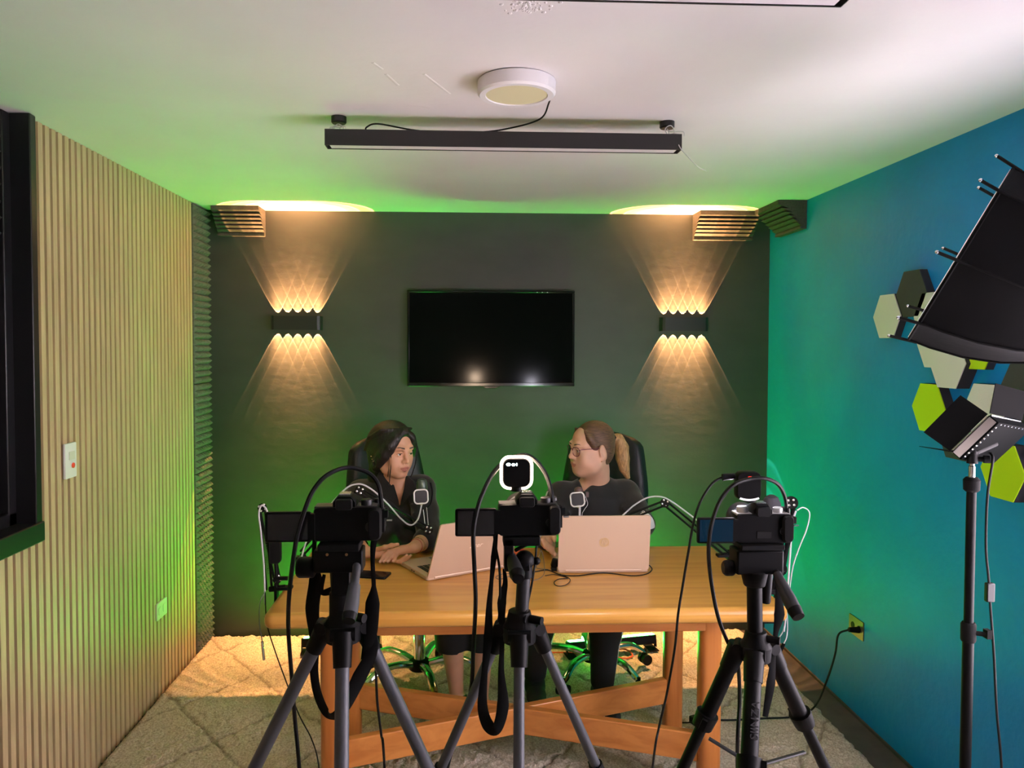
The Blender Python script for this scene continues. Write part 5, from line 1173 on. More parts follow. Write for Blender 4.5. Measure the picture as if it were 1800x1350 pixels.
# ------------------------------------------------------------------ boom arms and microphones
def bars(m, s, a, b, sep, side, wd=0.0045):
    for e in (-1, 1): m.tube([a+side*e*sep/2, b+side*e*sep/2], wd, 8, flat=(1, 1))
def boom(label, clamp, pts, edge_dir, cable=None, springs=True, plate_r=0.019, wd=0.0045):
    """clamp: point on the table edge; pts: base pivot, elbow, ... , head"""
    clamp = np.asarray(clamp, float); P = [np.asarray(p, float) for p in pts]
    t = thing('microphone_boom_arm', label, 'boom arm', clamp)
    e = nrm(edge_dir)                                     # outward from the table
    m = MB(); R = np.stack([e, np.cross(V(0, 0, 1), e), V(0, 0, 1)], 1)
    m.box(clamp+e*0.010+V(0, 0, -0.02), (0.010, 0.034, 0.090), R); m.box(clamp-e*0.018+V(0, 0, 0.006), (0.056, 0.034, 0.010), R); m.box(clamp-e*0.018+V(0, 0, -0.066), (0.056, 0.030, 0.008), R)
    m.cyl(clamp-e*0.022+V(0, 0, 0.008), P[0], 0.010, n=12); m.cyl(clamp-e*0.022+V(0, 0, -0.058), clamp-e*0.022+V(0, 0, -0.105), 0.005, n=10); m.cyl(clamp-e*0.022+V(-0.022, 0, -0.104), clamp-e*0.022+V(0.022, 0, -0.104), 0.0035, n=8)
    obj('table_clamp', m, M_BLACK, t, True, bevel=0.0015)
    for i in range(len(P)-1):
        a, b = P[i], P[i+1]; d = nrm(b-a); vw = nrm((a+b)/2-V(0, 0, CAM_Z)); side = nrm(np.cross(d, vw))
        m = MB(); bars(m, 0, a, b, 0.019, side, wd); obj('arm_bar', m, M_BLACK, t)
        if springs:
            m = MB(); off = -vw*0.006; nS = 70; L = np.linalg.norm(b-a); sp_ = [a+d*(L*0.18)+d*(L*0.5)*k/nS+off+0.0045*(math.cos(k*1.4)*side+math.sin(k*1.4)*vw) for k in range(nS)]
            m.tube(sp_, 0.0010, 4); obj('tension_spring', m, M_DARKALU, t)
        m = MB(); m.lathe([(plate_r, -0.014), (plate_r, 0.014)], b, basis(vw), 18); j = obj('joint', m, M_BLACK, t, True, bevel=0.002)
        m = MB()
        for q in range(4): an = q*PI/2+0.5; c = b-vw*0.015+0.012*(math.cos(an)*side+math.sin(an)*d); m.lathe([(0.0042, -0.001), (0.0042, 0.002), (0.001, 0.003)], c, basis(-vw), 10)
        obj('screw_heads', m, M_STEEL, j, label='shiny screw heads')
    if cable is not None:
        m = MB(); m.tube(spl(cable, 8), 0.0032, 7); obj('microphone_cable', m, M_GREYCABLE, t, label='pale grey cable')
    return t
def mic(c, label, yaw=0.0, sz=0.056, roll=0.0, cap=True):
    c = np.asarray(c, float); vw = nrm(c-V(0, 0, CAM_Z)); t = thing('microphone', label, 'microphone', c)
    z = -vw; x = nrm(np.cross(V(0, 0, 1), z)); y = np.cross(z, x); x, y = x*math.cos(roll)+y*math.sin(roll), y*math.cos(roll)-x*math.sin(roll); R = np.stack([x, y, z], 1)
    m = MB(); m.prism(rrect(sz*0.86, sz*0.86, sz*0.22, 5), -0.010, 0.006, c, R, 0.003); obj('pop_filter', m, mat('mic_mesh', (0.055, 0.055, 0.06), 0.85, bump=0.3, bscale=400), t)
    m = MB(); q = rrect(sz, sz, sz*0.26, 6); pl = [c+R@V(p[0], p[1], 0.004) for p in q]; m.tube(pl+[pl[0]], 0.0032, 8, caps=False); obj('filter_rim', m, M_WHITEPL, t, label='white square rim')
    m = MB(); m.cyl(c+R@V(0, -sz*0.05, 0.0), c+R@V(0, -sz*0.62, -0.004), 0.0055, n=12); obj('stem', m, mat('mic_brass', (0.45, 0.42, 0.2), 0.3, 0.8), t)
    if cap:
        m = MB(); m.lathe([(0.012, 0), (0.0225, 0.004), (0.0235, 0.03), (0.023, 0.050), (0.018, 0.062), (0.006, 0.067)], c+V(0.002, 0.035, sz*0.05), None, 24); obj('capsule_body', m, mat('mic_greygreen', (0.07, 0.10, 0.075), 0.35, 0.3), t)
    return t
# left edge, folded upright
cl = V(TX0-0.006, 2.74, TZ)
tb = at(473, 1036, 2.74); el = at(461, 893, 2.74); hd = at(487, 1018, 2.77)
boom('folded boom arm clamped upright at the bare left edge of the table', cl, [tb, el, hd], (-1, 0, 0),
     [at(466, 1062, 2.70), at(464, 1000, 2.70), at(459, 940, 2.70), at(455, 905, 2.70), at(459, 889, 2.70), at(466, 892, 2.70), at(470, 900, 2.71)], True, 0.016)
mc = at(484, 965, 2.73); t = thing('microphone', 'dark microphone hanging folded against the left upright boom arm', 'microphone', mc)
m = MB(); m.prism([(p[0], p[1]) for p in rrect(0.040, 0.10, 0.012, 4)], -0.014, 0.014, mc, np.stack([V(1, 0, 0), V(0, 0, 1), V(0, -1, 0)], 1), 0.003); obj('body', m, M_BLACKMATTE, t); m = MB(); m.cyl(mc+V(0, 0, 0.045), mc+V(0.02, -0.01, 0.075), 0.018, 0.014); obj('head', m, M_BLACKMATTE, t); m = MB(); m.box(mc+V(0.018, 0, -0.105), (0.05, 0.012, 0.012)); m.cyl(mc+V(0, 0, -0.04), mc+V(0.004, 0, -0.11), 0.006); obj('bracket', m, M_BLACK, t)
t = thing('audio_cable', 'thin dark cable with a steel plug dangling off the left table edge', 'cable', at(462, 1090, 2.66))
m = MB(); m.tube(spl([at(466, 1040, 2.68), at(457, 1060, 2.66), at(456, 1095, 2.66), at(461, 1128, 2.66)], 7), 0.0018, 6); obj('cord', m, mat('grey_cable', (0.12, 0.12, 0.11), 0.5), t); m = MB(); m.cyl(at(461, 1128, 2.66), at(464, 1160, 2.66), 0.0048, n=12); obj('jack_plug', m, M_CHROME, t)
t = thing('audio_cable', 'thin cable running from the left table edge down across the rug', 'cable', at(470, 1095, 2.66))
pts = [at(466, 1040, 2.70), at(469, 1095, 2.68), at(482, 1140, 2.64), at_z(505, 1200, 0.45), at(540, 1290, 2.42), at(558, 1330, 2.38), at(566, 1380, 2.35)]
m = MB(); m.tube(spl([pts[0], pts[1], pts[2], at(500, 1190, 2.62), at(525, 1255, 2.6), at(548, 1300, 2.57), at(560, 1345, 2.52), at_z(563, 1420, 0.034)], 7), 0.0022, 6); obj('cord', m, M_CABLE, t)
# left rear arm reaching to the woman in the shirt
cl = V(TX0-0.004, 3.08, TZ)
boom('boom arm from the left rear table edge reaching in front of the open shirt', cl, [at(531, 972, 3.08), at(632, 862, 3.08), at(753, 931, 3.14)], (-1, 0, 0),
     [at(528, 985, 3.04), at(548, 930, 3.04), at(600, 866, 3.03), at(627, 851, 3.03), at(650, 858, 3.03), at(680, 884, 3.05), at(705, 912, 3.07), at(722, 923, 3.09), at(735, 912, 3.12), at(741, 888, 3.15)])
mt = mic(at(740, 873, 3.18), 'microphone with white square rim before the open-shirted woman', roll=0.05)
m = MB()
for (x0_, y0_, x1_, y1_) in ((744, 896, 747, 921), (750, 892, 753, 924)): m.tube([at(x0_, y0_, 3.165), at(x1_, y1_, 3.14)], 0.0016, 6)
obj('mount_wires', m, M_STEEL, mt)
m = MB(); m.tube(spl([at(757, 848, 3.2), at(760, 865, 3.2), at(757, 885, 3.19), at(750, 893, 3.17)], 6), 0.0035, 7); obj('yoke', m, M_BLACK, mt)
# right rear arm reaching to the woman with the ponytail
cl = V(TX1+0.004, 3.10, TZ)
boom('boom arm from the right rear table edge bending over the gold-logo laptop', cl, [at(1279, 975, 3.10), at(1169, 884, 3.10), at(1088, 916, 3.12)], (1, 0, 0),
     [at(1240, 926, 3.06), at(1205, 899, 3.06), at(1178, 880, 3.05), at(1160, 873, 3.05), at(1138, 875, 3.06), at(1115, 888, 3.07), at(1098, 903, 3.08), at(1086, 914, 3.08)])
mt = mic(at(1015, 878, 3.16), 'microphone with white square rim before the woman with the ponytail', roll=0.12, cap=False)
m = MB(); m.tube(spl([at(1019, 890, 3.155), at(1019, 915, 3.15), at(1020, 955, 3.14), at(1040, 970, 3.13), at(1075, 935, 3.12), at(1088, 917, 3.115)], 7), 0.0046, 8); obj('goose_neck', m, M_GREYCABLE, mt, label='pale grey stalk')
m = MB(); m.ell(at(1017, 862, 3.19), (0.019, 0.019, 0.015)); m.box(at(1032, 869, 3.18), (0.012, 0.02, 0.02)); obj('shock_clip', m, mat('mic_plum', (0.10, 0.06, 0.06), 0.5), mt)
m = MB(); m.tube(spl([at(1029, 872, 3.17), at(1033, 886, 3.17), at(1027, 896, 3.17), at(1023, 906, 3.17), at(1025, 930, 3.17)], 6), 0.0012, 6); obj('cord', m, M_GREYCABLE, mt)
# far right, upright
cl = V(TX1+0.006, 2.63, TZ)
boom('folded boom arm clamped upright at the right table edge by the blue wall', cl, [at(1364, 1038, 2.63), at(1391, 884, 2.63), at(1372, 1000, 2.66)], (1, 0, 0),
     [at(1399, 898, 2.58), at(1394, 915, 2.58), at(1391, 945, 2.58), at(1387, 1000, 2.58), at(1383, 1060, 2.6), at(1378, 1110, 2.6)], False, 0.023, 0.0075)
t = thing('audio_cable', 'white looped cable beside the right upright boom arm', 'cable', at(1410, 950, 2.58))
m = MB(); m.tube(spl([at(1401, 897, 2.57), at(1412, 892, 2.57), at(1423, 902, 2.57), at(1418, 930, 2.57), at(1404, 965, 2.57), at(1393, 1000, 2.58), at(1385, 1060, 2.6), at(1378, 1105, 2.6), at(1364, 1128, 2.62)], 7), 0.0022, 7); obj('cord', m, M_GREYCABLE, t)
m = MB(); m.cyl(at(1378, 1131, 2.62), at(1371, 1146, 2.62), 0.006); obj('plug_sleeve', m, M_BLACK, t); m = MB(); m.cyl(at(1371, 1146, 2.62), at(1366, 1157, 2.62), 0.0035); obj('jack_tip', m, M_CHROME, t)
m = MB(); m.tube(spl([at(1381, 1050, 2.62), at(1384, 1090, 2.62), at(1383, 1118, 2.62), at(1378, 1131, 2.62)], 6), 0.0022, 6); obj('tail', m, M_GREYCABLE, t)
mc = at(1356, 893, 2.6); t = thing('microphone', 'grey foam covered microphone behind the right camera', 'microphone', mc)
m = MB(); m.lathe([(0.020, -0.036), (0.032, -0.03), (0.034, -0.01), (0.031, 0.018), (0.022, 0.038), (0.008, 0.046)], mc, None, 24); obj('foam_windscreen', m, mat('grey_foam_cover', (0.045, 0.045, 0.055), 0.95), t); m = MB(); m.lathe([(0.020, -0.050), (0.030, -0.046), (0.030, -0.034), (0.018, -0.030)], mc, None, 24); obj('collar', m, M_CHROME, t); m = MB(); m.cyl(mc+V(0, 0, -0.045), mc+V(0.006, 0.0, -0.14), 0.016); m.tube([mc+V(0.006, 0, -0.12), at(1372, 1000, 2.66)], 0.006, 8); obj('body', m, M_BLACK, t)

# ------------------------------------------------------------------ tripods
def tripod(label, hub, col_top, feet, mode):
    """hub: apex of the legs; col_top: under the head; feet: three floor points (first two spread, third towards the viewer)"""
    hub = np.asarray(hub, float); ct = np.asarray(col_top, float)
    grey, dark = mode != 'black', M_BLACK
    lm = M_ALU if grey else M_BLACK
    t = thing('tripod', label, 'tripod', (hub[0], hub[1], 0))
    m = MB(); m.cyl(hub-V(0, 0, 0.05), ct, 0.0135 if mode == 'silver' else 0.016, n=18); obj('center_column', m, M_DARKALU if mode == 'silver' else M_BLACK, t)
    m = MB(); m.lathe([(0.020, -0.035), (0.032, -0.030), (0.034, 0.0), (0.026, 0.012), (0.022, 0.030), (0.019, 0.032)], hub, None, 20); m.cyl(hub+V(0.02, -0.012, 0.018), hub+V(0.042, -0.026, 0.018), 0.008); obj('hub', m, M_BLACK, t)
    for f in feet:
        f = np.asarray(f, float); d0 = nrm(V(f[0]-hub[0], f[1]-hub[1], 0)); a = hub+d0*0.036+V(0, 0, -0.008); d = nrm(f-a); L = np.linalg.norm(f-a)
        r1, r2, r3 = (0.0125, 0.0105, 0.009) if grey else (0.017, 0.0125, 0.0105)
        k1, k2 = (0.33, 0.66) if grey else (0.19, 0.55)
        if mode == 'silver': r1, r2, r3 = 0.0105, 0.009, 0.0075
        x_ = nrm(np.cross(V(0, 0, 1), d))
        m = MB(); m.tube([a-d*0.004, a+d*0.055], [0.019 if grey else 0.022, 0.016 if grey else 0.019], 12); m.cyl(a-x_*0.022, a+x_*0.022, 0.012, n=12); obj('leg_joint', m, M_BLACK, t)
        m = MB(); m.tube([a+d*0.03, a+d*L*k1], r1, 16); lg = obj('leg', m, lm, t)
        m = MB(); m.tube([a+d*L*k1, a+d*L*k2], r2, 14); obj('middle_section', m, lm if grey else M_BLACK, lg)
        m = MB(); m.tube([a+d*L*k2, f-d*0.02], r3, 12); obj('lower_section', m, lm if grey else M_BLACK, lg)
        for k_, rr in ((k1, r1), (k2, r2)):
            m = MB(); c = a+d*L*k_; m.tube([c-d*0.022, c+d*0.012], [rr*1.45, rr*1.3], 12); m.box(c+x_*(rr*1.6)-d*0.006, (0.012, 0.012, 0.026), basis(d)); obj('leg_lock', m, M_BLACK, lg)
        m = MB(); m.tube([f-d*0.03, f], [0.011, 0.014], 12); m.ell(f+V(0, 0, 0.012), (0.013, 0.013, 0.010)); obj('rubber_foot', m, M_CABLE, lg)
    return t
def floor_pt(hub, px, py, Y, z=0.03):
    """extend the line from the hub through the point seen at (px, py, depth Y) to the floor"""
    q = at(px, py, Y); h = np.asarray(hub, float); s = (z-h[2])/(q[2]-h[2]); return h+(q-h)*s
Y1, Y2, Y3 = 1.40, 1.50, 1.60
# left tripod
h1 = at(603, 1096, Y1)
tr = tripod('grey legged tripod under the left camera', h1, at(595, 1000, Y1), [floor_pt(h1, 470, 1345, Y1+0.06), floor_pt(h1, 728, 1345, Y1+0.07), floor_pt(h1, 601, 1345, Y1-0.10)], 'grey')
hd = at(603, 985, Y1)
m = MB(); m.bb(at(585, 1045, Y1)-V(0, .018, 0), at(618, 985, Y1)+V(0, .018, 0)); m.bb(at(555, 1002, Y1)-V(0, .022, 0), at(640, 962, Y1)+V(0, .022, 0)); m.lathe([(0.010, 0), (0.019, 0.004), (0.019, 0.030), (0.015, 0.036)], at(556, 997, Y1), basis((-1, 0, 0)), 18); m.cyl(at(600, 1100, Y1), at(600, 1040, Y1), 0.022); obj('pan_head', m, M_BLACK, tr, True, bevel=0.003)
m = MB(); m.bb(at(563, 963, Y1)-V(0, .03, 0), at(635, 950, Y1)+V(0, .03, 0)); obj('quick_release_plate', m, M_BLACKMATTE, tr, True, bevel=0.002)
m = MB()
for px in (575, 609): m.cyl(at(px, 975, Y1-0.021), at(px, 975, Y1-0.0245), 0.0026)
obj('brass_screw', m, mat('brass_pin', (0.30, 0.16, 0.06), 0.4, 0.6), tr)
m = MB(); m.tube([at(627, 985, Y1), at(627, 1000, Y1-0.03), at(622, 1040, Y1-0.07)], 0.0075, 12); hn = obj('pan_handle', m, M_ALU, tr)
m = MB(); m.tube([at(623, 1030, Y1-0.06), at(619, 1060, Y1-0.09), at(615, 1082, Y1-0.11)], [0.0105, 0.0125, 0.0125], 16); obj('handle_grip', m, M_ALU, hn); m = MB(); m.tube([at(615, 1080, Y1-0.11), at(613, 1092, Y1-0.12)], [0.013, 0.011], 16); obj('handle_end', m, M_BLACK, hn)
# middle tripod
h2 = at(913, 1100, Y2)
tr = tripod('slim silver legged tripod under the middle camera', h2, at(921, 1010, Y2), [floor_pt(h2, 797, 1343, Y2+0.07), floor_pt(h2, 1029, 1343, Y2+0.07), floor_pt(h2, 912, 1343, Y2-0.09)], 'silver')
m = MB(); m.bb(at(886, 1000, Y2)-V(0, .02, 0), at(902, 944, Y2)+V(0, .02, 0)); m.bb(at(884, 956, Y2)-V(0, .02, 0), at(948, 940, Y2)+V(0, .02, 0)); m.bb(at(898, 1000, Y2)-V(0, .018, 0), at(930, 980, Y2)+V(0, .018, 0)); m.ell(at(922, 985, Y2), 0.020); m.cyl(at(922, 1015, Y2), at(922, 985, Y2), 0.016); m.tube([at(930, 985, Y2), at(940, 986, Y2)], 0.005); m.ell(at(943, 986, Y2), 0.008); m.tube([at(905, 968, Y2-0.01), at(948, 945, Y2-0.01)], 0.004, 8); obj('pan_head', m, M_BLACK, tr, True, bevel=0.002)
m = MB(); m.tube([at(899, 978, Y2-0.01), at(903, 992, Y2-0.04), at(909, 1010, Y2-0.07)], [0.009, 0.013, 0.0145], 16); hn = obj('pan_handle', m, M_DARKALU, tr); m = MB(); m.tube([at(909, 1009, Y2-0.07), at(911, 1018, Y2-0.085)], [0.015, 0.011], 16); obj('handle_end', m, M_BLACK, hn)
# right tripod
h3 = at(1328, 1134, Y3)
tr = tripod('all black tripod with a long pan handle under the right camera', h3, at(1326, 1000, Y3), [floor_pt(h3, 1228, 1335, Y3+0.05), floor_pt(h3, 1428, 1335, Y3+0.05), floor_pt(h3, 1318, 1335, Y3-0.12)], 'black')
m = MB(); m.cyl(at(1326, 1030, Y3), at(1326, 1000, Y3), 0.022, 0.03); m.bb(at(1288, 1005, Y3)-V(0, .026, 0), at(1370, 962, Y3)+V(0, .026, 0)); m.lathe([(0.010, 0), (0.017, 0.004), (0.017, 0.022), (0.012, 0.026)], at(1292, 998, Y3), basis((-1, 0, 0)), 18); m.cyl(at(1362, 985, Y3), at(1374, 985, Y3), 0.014); m.tube([at(1350, 1000, Y3+.01), at(1345, 1060, Y3+.01)], 0.012); obj('pan_head', m, M_BLACK, tr, True, bevel=0.004)
m = MB(); m.bb(at(1295, 962, Y3)-V(0, .03, 0), at(1370, 952, Y3)+V(0, .03, 0)); obj('quick_release_plate', m, M_BLACKMATTE, tr, True, bevel=0.002)
m = MB(); m.tube([at(1358, 990, Y3-.01), at(1368, 1012, Y3-0.03)], 0.006, 12); hn = obj('pan_handle', m, M_BLACK, tr)
m = MB(); m.tube([at(1366, 1008, Y3-0.03), at(1374, 1028, Y3-0.05), at(1388, 1055, Y3-0.08), at(1397, 1073, Y3-0.10)], [0.009, 0.0125, 0.0145, 0.014], 16); obj('handle_grip', m, M_DARKALU, hn); m = MB(); m.tube([at(1396, 1071, Y3-0.10), at(1404, 1085, Y3-0.115)], [0.0150, 0.0125], 16); obj('handle_end', m, M_BLACK, hn)
for a_, b_ in (((1246, 1298), (1318, 1342)), ((1414, 1322), (1330, 1346))):
    m = MB(); m.tube([at(*a_, Y3+0.02), at(*b_, Y3-0.02)], 0.0055, 8, flat=(1, .6)); obj('brace', m, M_DARKALU, tr)
f3 = floor_pt(h3, 1318, 1335, Y3-0.12); d3 = nrm(V(f3[0]-h3[0], f3[1]-h3[1], 0)); a3 = h3+d3*0.036+V(0, 0, -0.008); ax3 = nrm(f3-a3); nf = nrm(V(0, -1, 0)-ax3*np.dot(V(0, -1, 0), ax3)); sd = np.cross(nf, -ax3)
m = MB(); lp = a3+ax3*0.130+nf*0.0174; text_mesh('SIINZA', 0.024, lp, np.stack([-ax3, np.cross(nf, -ax3), nf], 1), m); obj('printed_lettering', m, M_TEXTGREY, tr, False, label='grey lettering along the front leg')

# ------------------------------------------------------------------ cameras
def camera(label, o, yaw, silver=False, strap=None, blue_screen=False, evf=True):
    o = np.asarray(o, float); Rz = rot('Z', yaw); T = lambda *p: o+Rz@V(*p)
    t = thing('mirrorless_camera', label, 'camera', o, 'mirrorless cameras on tripods')
    def B(m, c, s): m.box(T(*c), s, Rz); return m
    m = MB(); m.prism(rrect(0.118, 0.062, 0.008, 4), -0.020, 0.020, T(0, 0, 0.031), Rz@np.stack([V(1, 0, 0), V(0, 0, 1), V(0, -1, 0)], 1), 0.003); obj('body', m, M_BLACK, t)
    m = MB(); m.prism(rrect(0.024, 0.058, 0.010, 4), -0.028, 0.040, T(0.050, 0, 0.031), Rz@np.stack([V(1, 0, 0), V(0, 0, 1), V(0, 1, 0)], 1), 0.006); obj('grip', m, M_BLACKMATTE, t)
    m = MB(); m.prism([(-0.021, 0), (0.021, 0), (0.021, 0.010), (0.012, 0.021), (-0.012, 0.021), (-0.021, 0.010)], -0.020, 0.022, T(-0.004, 0, 0.061), Rz@np.stack([V(1, 0, 0), V(0, 0, 1), V(0, -1, 0)], 1), 0.003); obj('viewfinder_hump', m, M_SILVERCAM if False else M_BLACK, t)
    m = MB(); m.prism(rrect(0.030, 0.020, 0.005, 3), 0.0, 0.010, T(-0.004, -0.020, 0.068), Rz@np.stack([V(1, 0, 0), V(0, 0, 1), V(0, -1, 0)], 1), 0.003); obj('eyecup', m, M_CABLE, t)
    m = MB(); B(m, (-0.004, -0.002, 0.0835), (0.020, 0.020, 0.003)); obj('hot_shoe', m, M_STEEL, t, False)
    m = MB(); B(m, (-0.002, 0.0, 0.0608), (0.112, 0.034, 0.004)); obj('top_plate', m, M_SILVERCAM if silver else M_DARKALU, t, True, bevel=0.001)
    m = MB(); m.lathe([(0.010, 0.062), (0.010, 0.072), (0.008, 0.0735)], T(0.034, -0.004, 0), None, 20); obj('mode_dial', m, M_SILVERCAM if silver else M_DARKALU, t)
    m = MB(); m.lathe([(0.007, 0.062), (0.007, 0.068), (0.005, 0.070)], T(0.052, 0.018, 0), None, 16); obj('shutter_button', m, M_DARKALU, t)
    if silver:
        m = MB(); m.lathe([(0.012, 0.062), (0.012, 0.073), (0.010, 0.075)], T(-0.040, 0.0, 0), None, 20); obj('exposure_dial', m, M_SILVERCAM, t); 
    m = MB(); m.lathe([(0.030, 0.0), (0.031, 0.004), (0.031, 0.05), (0.033, 0.052), (0.033, 0.085), (0.030, 0.09), (0.027, 0.09), (0.025, 0.075)], T(-0.008, 0.020, 0.030), Rz@np.stack([V(1, 0, 0), V(0, 0, -1), V(0, 1, 0)], 1), 32); ln = obj('lens', m, M_BLACK, t); m = MB(); m.lathe([(0.0255, 0.076), (0.015, 0.079), (0.001, 0.080)], T(-0.008, 0.020, 0.030), Rz@np.stack([V(1, 0, 0), V(0, 0, -1), V(0, 1, 0)], 1), 28); obj('front_element', m, M_LENSGLASS, ln)
    m = MB(); m.lathe([(0.009, 0), (0.009, 0.0025)], T(0.042, -0.0205, 0.026), Rz@np.stack([V(1, 0, 0), V(0, 0, 1), V(0, -1, 0)], 1), 18)
    obj('control_pad', m, M_DARKALU, t)
    for zz in (0.048, 0.012):
        m = MB(); m.lathe([(0.0035, 0), (0.0035, 0.0025)], T(0.044, -0.0205, zz), Rz@np.stack([V(1, 0, 0), V(0, 0, 1), V(0, -1, 0)], 1), 12); obj('rear_button', m, M_DARKALU, t)
    m = MB(); B(m, (-0.060, -0.020, 0.0285), (0.008, 0.010, 0.046)); obj('screen_hinge', m, M_BLACK, t)
    m = MB(); m.prism(rrect(0.080, 0.054, 0.004, 3), -0.004, 0.004, T(-0.103, -0.021, 0.0285), Rz@np.stack([V(1, 0, 0), V(0, 0, 1), V(0, -1, 0)], 1), 0.001); fs = obj('flip_screen', m, M_BLACK, t)
    m = MB(); B(m, (-0.103, -0.0254, 0.0285), (0.070, 0.0008, 0.046)); obj('screen_glass', m, mat('blue_camera_screen', (0.004, 0.006, 0.008), 0.08, emit=(0.0, 0.35, 0.8), estr=0.018) if blue_screen else M_GLOSSBLACK, fs, False)  # faint blue emission on the right camera's screen glass
    m = MB(); B(m, (0.063, 0.0, 0.034), (0.008, 0.018, 0.042)); B(m, (0.068, -0.004, 0.046), (0.010, 0.012, 0.014)); obj('port_cover', m, M_BLACKMATTE, t, True, bevel=0.001)
    m = MB(); B(m, (0.075, -0.004, 0.034), (0.010, 0.004, 0.003)); obj('strap_lug', m, M_STEEL, t, False)
    if silver:
        m = MB(); B(m, (0.0, -0.0205, 0.018), (0.030, 0.001, 0.014)); obj('rear_plate', m, M_TEXTGREY, t, False)
    if strap:
        for pts_, ws in strap:
            m = MB(); m.tube(spl(pts_, 8), [w_ for w_ in np.interp(np.linspace(0, 1, (len(pts_)-1)*8+1), np.linspace(0, 1, len(ws)), ws)], 8, flat=(1, 0.16), up=(0, 1, 0)); obj('neck_strap', m, M_WEB, t)
    return t
def S(*a): return [at(x, y, Y) for x, y, Y in a]
o1 = at(612, 947, Y1); o2c = at(928, 938, Y2); o3 = at(1337, 951, Y3)
camera('black camera on the left grey tripod, screen flipped out', o1, 0.02, False,
       [(S((553, 945, Y1), (552, 985, Y1), (555, 1020, Y1+.02), (549, 1070, Y1+.03), (553, 1120, Y1+.03), (552, 1180, Y1+.03), (560, 1225, Y1+.02), (578, 1257, Y1+.0), (600, 1250, Y1-.05), (632, 1190, Y1-.02), (655, 1140, Y1), (653, 1085, Y1)), [.004, .004, .0125, .013, .010, .008, .008, .008, .010, .013, .010, .004]),
        (S((672, 930, Y1), (658, 950, Y1), (655, 985, Y1), (657, 1030, Y1), (655, 1060, Y1), (651, 1110, Y1), (640, 1160, Y1)), [.003, .006, .004, .004, .013, .013, .006]),
        (S((570, 1010, Y1), (565, 1040, Y1+.02), (585, 1038, Y1+.02), (600, 1034, Y1+.02)), [.003, .005, .008, .010])])
camera('black camera on the middle tripod, carrying the glowing light', o2c, 0.0, False,
       [(S((872, 938, Y2), (868, 980, Y2), (864, 1020, Y2), (860, 1065, Y2), (858, 1120, Y2), (852, 1180, Y2), (848, 1240, Y2), (858, 1275, Y2-.01), (873, 1282, Y2-.02), (884, 1240, Y2-.01), (881, 1180, Y2), (883, 1120, Y2), (882, 1060, Y2), (888, 1025, Y2), (886, 1000, Y2)), [.004, .006, .004, .006, .009, .006, .010, .012, .010, .012, .006, .004, .009, .005, .003])])
camera('camera with silver dials on the right black tripod', o3, -0.02, True,
       [(S((1392, 935, Y3), (1385, 960, Y3), (1372, 1000, Y3), (1368, 1040, Y3), (1370, 1080, Y3), (1364, 1110, Y3), (1361, 1140, Y3), (1355, 1200, Y3-.04), (1345, 1260, Y3-.05)), [.003, .004, .004, .006, .012, .006, .004, .010, .006])], True)
# small lights in the hot shoes
def cube_light(label, c, w_, h_, base, face_m, glow, extra):
    c = np.asarray(c, float); t = thing('camera_top_light', label, 'camera light', base, 'small square lights on the cameras')
    Rk = np.stack([V(1, 0, 0), V(0, 0, 1), V(0, -1, 0)], 1)
    m = MB(); m.prism(rrect(w_*0.92, h_*0.92, w_*0.24, 6), -0.012, 0.012, c, Rk, 0.003); obj('housing', m, M_BLACK, t)
    m = MB(); m.prism(rrect(w_*0.84, h_*0.84, w_*0.2, 6), -0.0145, -0.0122, c, Rk); obj('led_face', m, face_m, t, False, label='glowing front face')
    q = rrect(w_, h_, w_*0.27, 8); n_ = len(q)
    st = [c+V(p[0], -0.004, p[1]) for p in q]
    if glow:
        # rim open at the bottom where the foot is
        k0 = 8*0+ 9*3+0
        loop = st[27:]+st[:27]
        loop = [c+V(0.010, -0.004, -h_/2)]+loop+[c+V(-0.010, -0.004, -h_/2)]
        m = MB(); m.tube(loop, 0.0032, 8); obj('glow_rim', m, M_EMRING, t, label='glowing rim')
    else:
        m = MB(); m.tube([c+V(x, -0.011, -h_*0.5+0.004+abs(x)**2*9) for x in np.linspace(-w_*0.36, w_*0.36, 14)], 0.0024, 8); obj('glow_rim', m, mat('white_glow_edge', (.8, .8, .8), .4, emit=(0.9, 0.85, 0.9), estr=0.55), t, label='pale glowing lower edge')
    m = MB(); m.cyl(base+V(0, 0, 0.004), V(c[0], c[1], c[2]-h_*0.44), 0.008, n=14); m.lathe([(0.012, 0), (0.012, 0.008), (0.007, 0.010)], base, None, 18); obj('shoe_foot', m, M_BLACK, t)
    for (x, z, a_, b_) in extra:
        m = MB(); m.prism([(a_*math.cos(k*PI/6), b_*math.sin(k*PI/6)) for k in range(12)], 0.012, 0.0126, c+V(x, 0, z), Rk); obj('display_digit', m, M_EMDIGIT if glow else M_EMRED, t, False)
    return t
M_EMCOOL = mat('cool_led_face', (0.9, 0.9, 0.9), 0.5, emit=(0.90, 0.86, 1.0), estr=RING_EMIT*0.55)
b2 = o2c+V(-0.004, -0.002, 0.0855); b3 = o3+V(-0.004, -0.002, 0.0855)
cube_light('square light with a glowing rim on the middle camera', at(907.5, 830, Y2-.002), 0.059, 0.061, V(at(907.5, 870, Y2)[0], Y2-.002, b2[2]), M_EMFACE, True, ((-0.016, 0.017, 0.0046, 0.0032), (-0.0065, 0.0165, 0.0034, 0.0030), (0.0, 0.017, 0.0016, 0.0030)))
cube_light('dark square light with a tiny red display on the right camera', at(1314, 853, Y3-.002), 0.056, 0.066, V(at(1318, 880, Y3)[0], Y3-.002, b3[2]), M_EMCOOL, False, ((0.001, 0.020, 0.0048, 0.0012),))
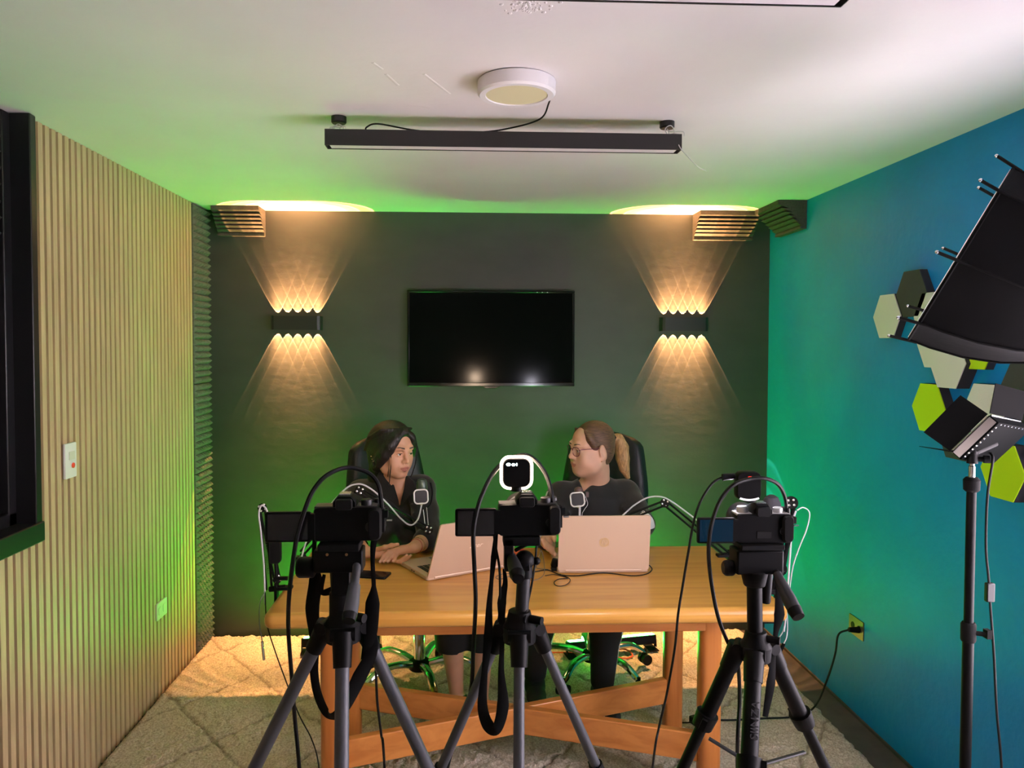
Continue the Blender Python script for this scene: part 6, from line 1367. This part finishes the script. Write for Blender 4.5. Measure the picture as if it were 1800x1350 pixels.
# cables of the cameras
def cable(label, pts, r, plug=None, m_=None):
    t = thing('camera_cable', label, 'cable', pts[0]); m = MB(); m.tube(spl(pts, 9), r, 8); obj('cord', m, m_ or M_CABLE, t)
    if plug is not None: m = MB(); m.tube(plug, [0.0075, 0.0065], 10); obj('plug', m, M_BLACK, t)
    return t
cable('thick black cable arching over the left camera and hanging to the rug', S((672, 905, Y1-.0), (670, 880, Y1), (664, 850, Y1), (645, 830, Y1), (610, 822, Y1-.01), (575, 835, Y1-.03), (552, 860, Y1-.04), (538, 890, Y1-.05), (524, 935, Y1-.05), (516, 980, Y1-.04), (508, 1050, Y1), (507, 1110, Y1+.05), (512, 1180, Y1+.1), (518, 1260, Y1+.14), (526, 1350, Y1+.16))+[at_z(540, 1560, 0.40), at_z(560, 1640, 0.034)], 0.0042, S((672, 925, Y1), (671, 893, Y1)))
cable('black cable arching over the glowing light and hanging from the middle camera', S((973, 900, Y2), (970, 870, Y2), (960, 835, Y2+.02), (940, 808, Y2+.02), (920, 800, Y2+.02), (893, 808, Y2+.02), (868, 830, Y2+.0), (848, 868, Y2-.03), (838, 900, Y2-.04), (832, 940, Y2-.04), (834, 1000, Y2-.02), (836, 1060, Y2), (832, 1140, Y2+.03), (828, 1210, Y2+.06), (812, 1275, Y2+.10), (786, 1350, Y2+.14))+[at_z(740, 1560, 0.36), at_z(715, 1650, 0.034)], 0.0044, S((974, 925, Y2), (972, 885, Y2)))
cable('thick black cable arching over the right camera down to its tripod hub', S((1383, 905, Y3), (1380, 875, Y3), (1368, 852, Y3-.02), (1345, 841, Y3-.035), (1318, 842, Y3-.04), (1290, 852, Y3-.05), (1268, 876, Y3-.05), (1254, 910, Y3-.05), (1247, 945, Y3-.04), (1246, 985, Y3), (1253, 1040, Y3+.02), (1264, 1090, Y3+.02), (1282, 1135, Y3+.03), (1296, 1160, Y3+.04), (1300, 1230, Y3+.08), (1296, 1340, Y3+.1))+[at_z(1300, 1600, 0.034)], 0.0042, S((1385, 930, Y3), (1383, 893, Y3)))
cable('thin black cable bowing left from the light on the right camera', S((1290, 838, Y3), (1272, 839, Y3), (1252, 850, Y3), (1232, 880, Y3), (1220, 915, Y3+.01), (1210, 970, Y3+.02), (1200, 1030, Y3+.04), (1192, 1080, Y3+.05), (1186, 1140, Y3+.07), (1172, 1220, Y3+.10), (1158, 1280, Y3+.12), (1147, 1350, Y3+.14))+[at_z(1120, 1600, 0.034)], 0.0028, S((1270, 839, Y3), (1291, 837, Y3)))
cable('thin black cable hanging along the right side of the middle tripod column', S((944, 938, Y2), (942, 975, Y2), (936, 1020, Y2), (928, 1060, Y2), (922, 1095, Y2-.03)), 0.0022)
cable('thin black cable hanging straight down behind the left tripod', S((660, 1090, Y1+.05), (660, 1150, Y1+.07), (663, 1230, Y1+.10), (670, 1290, Y1+.12), (676, 1350, Y1+.14))+[at_z(690, 1640, 0.034)], 0.0026)
cable('pair of thin black leads hanging from the middle camera screen', S((868, 938, Y2), (872, 965, Y2), (878, 1000, Y2), (879, 1050, Y2), (877, 1085, Y2+.02), (870, 1110, Y2+.03)), 0.0026)
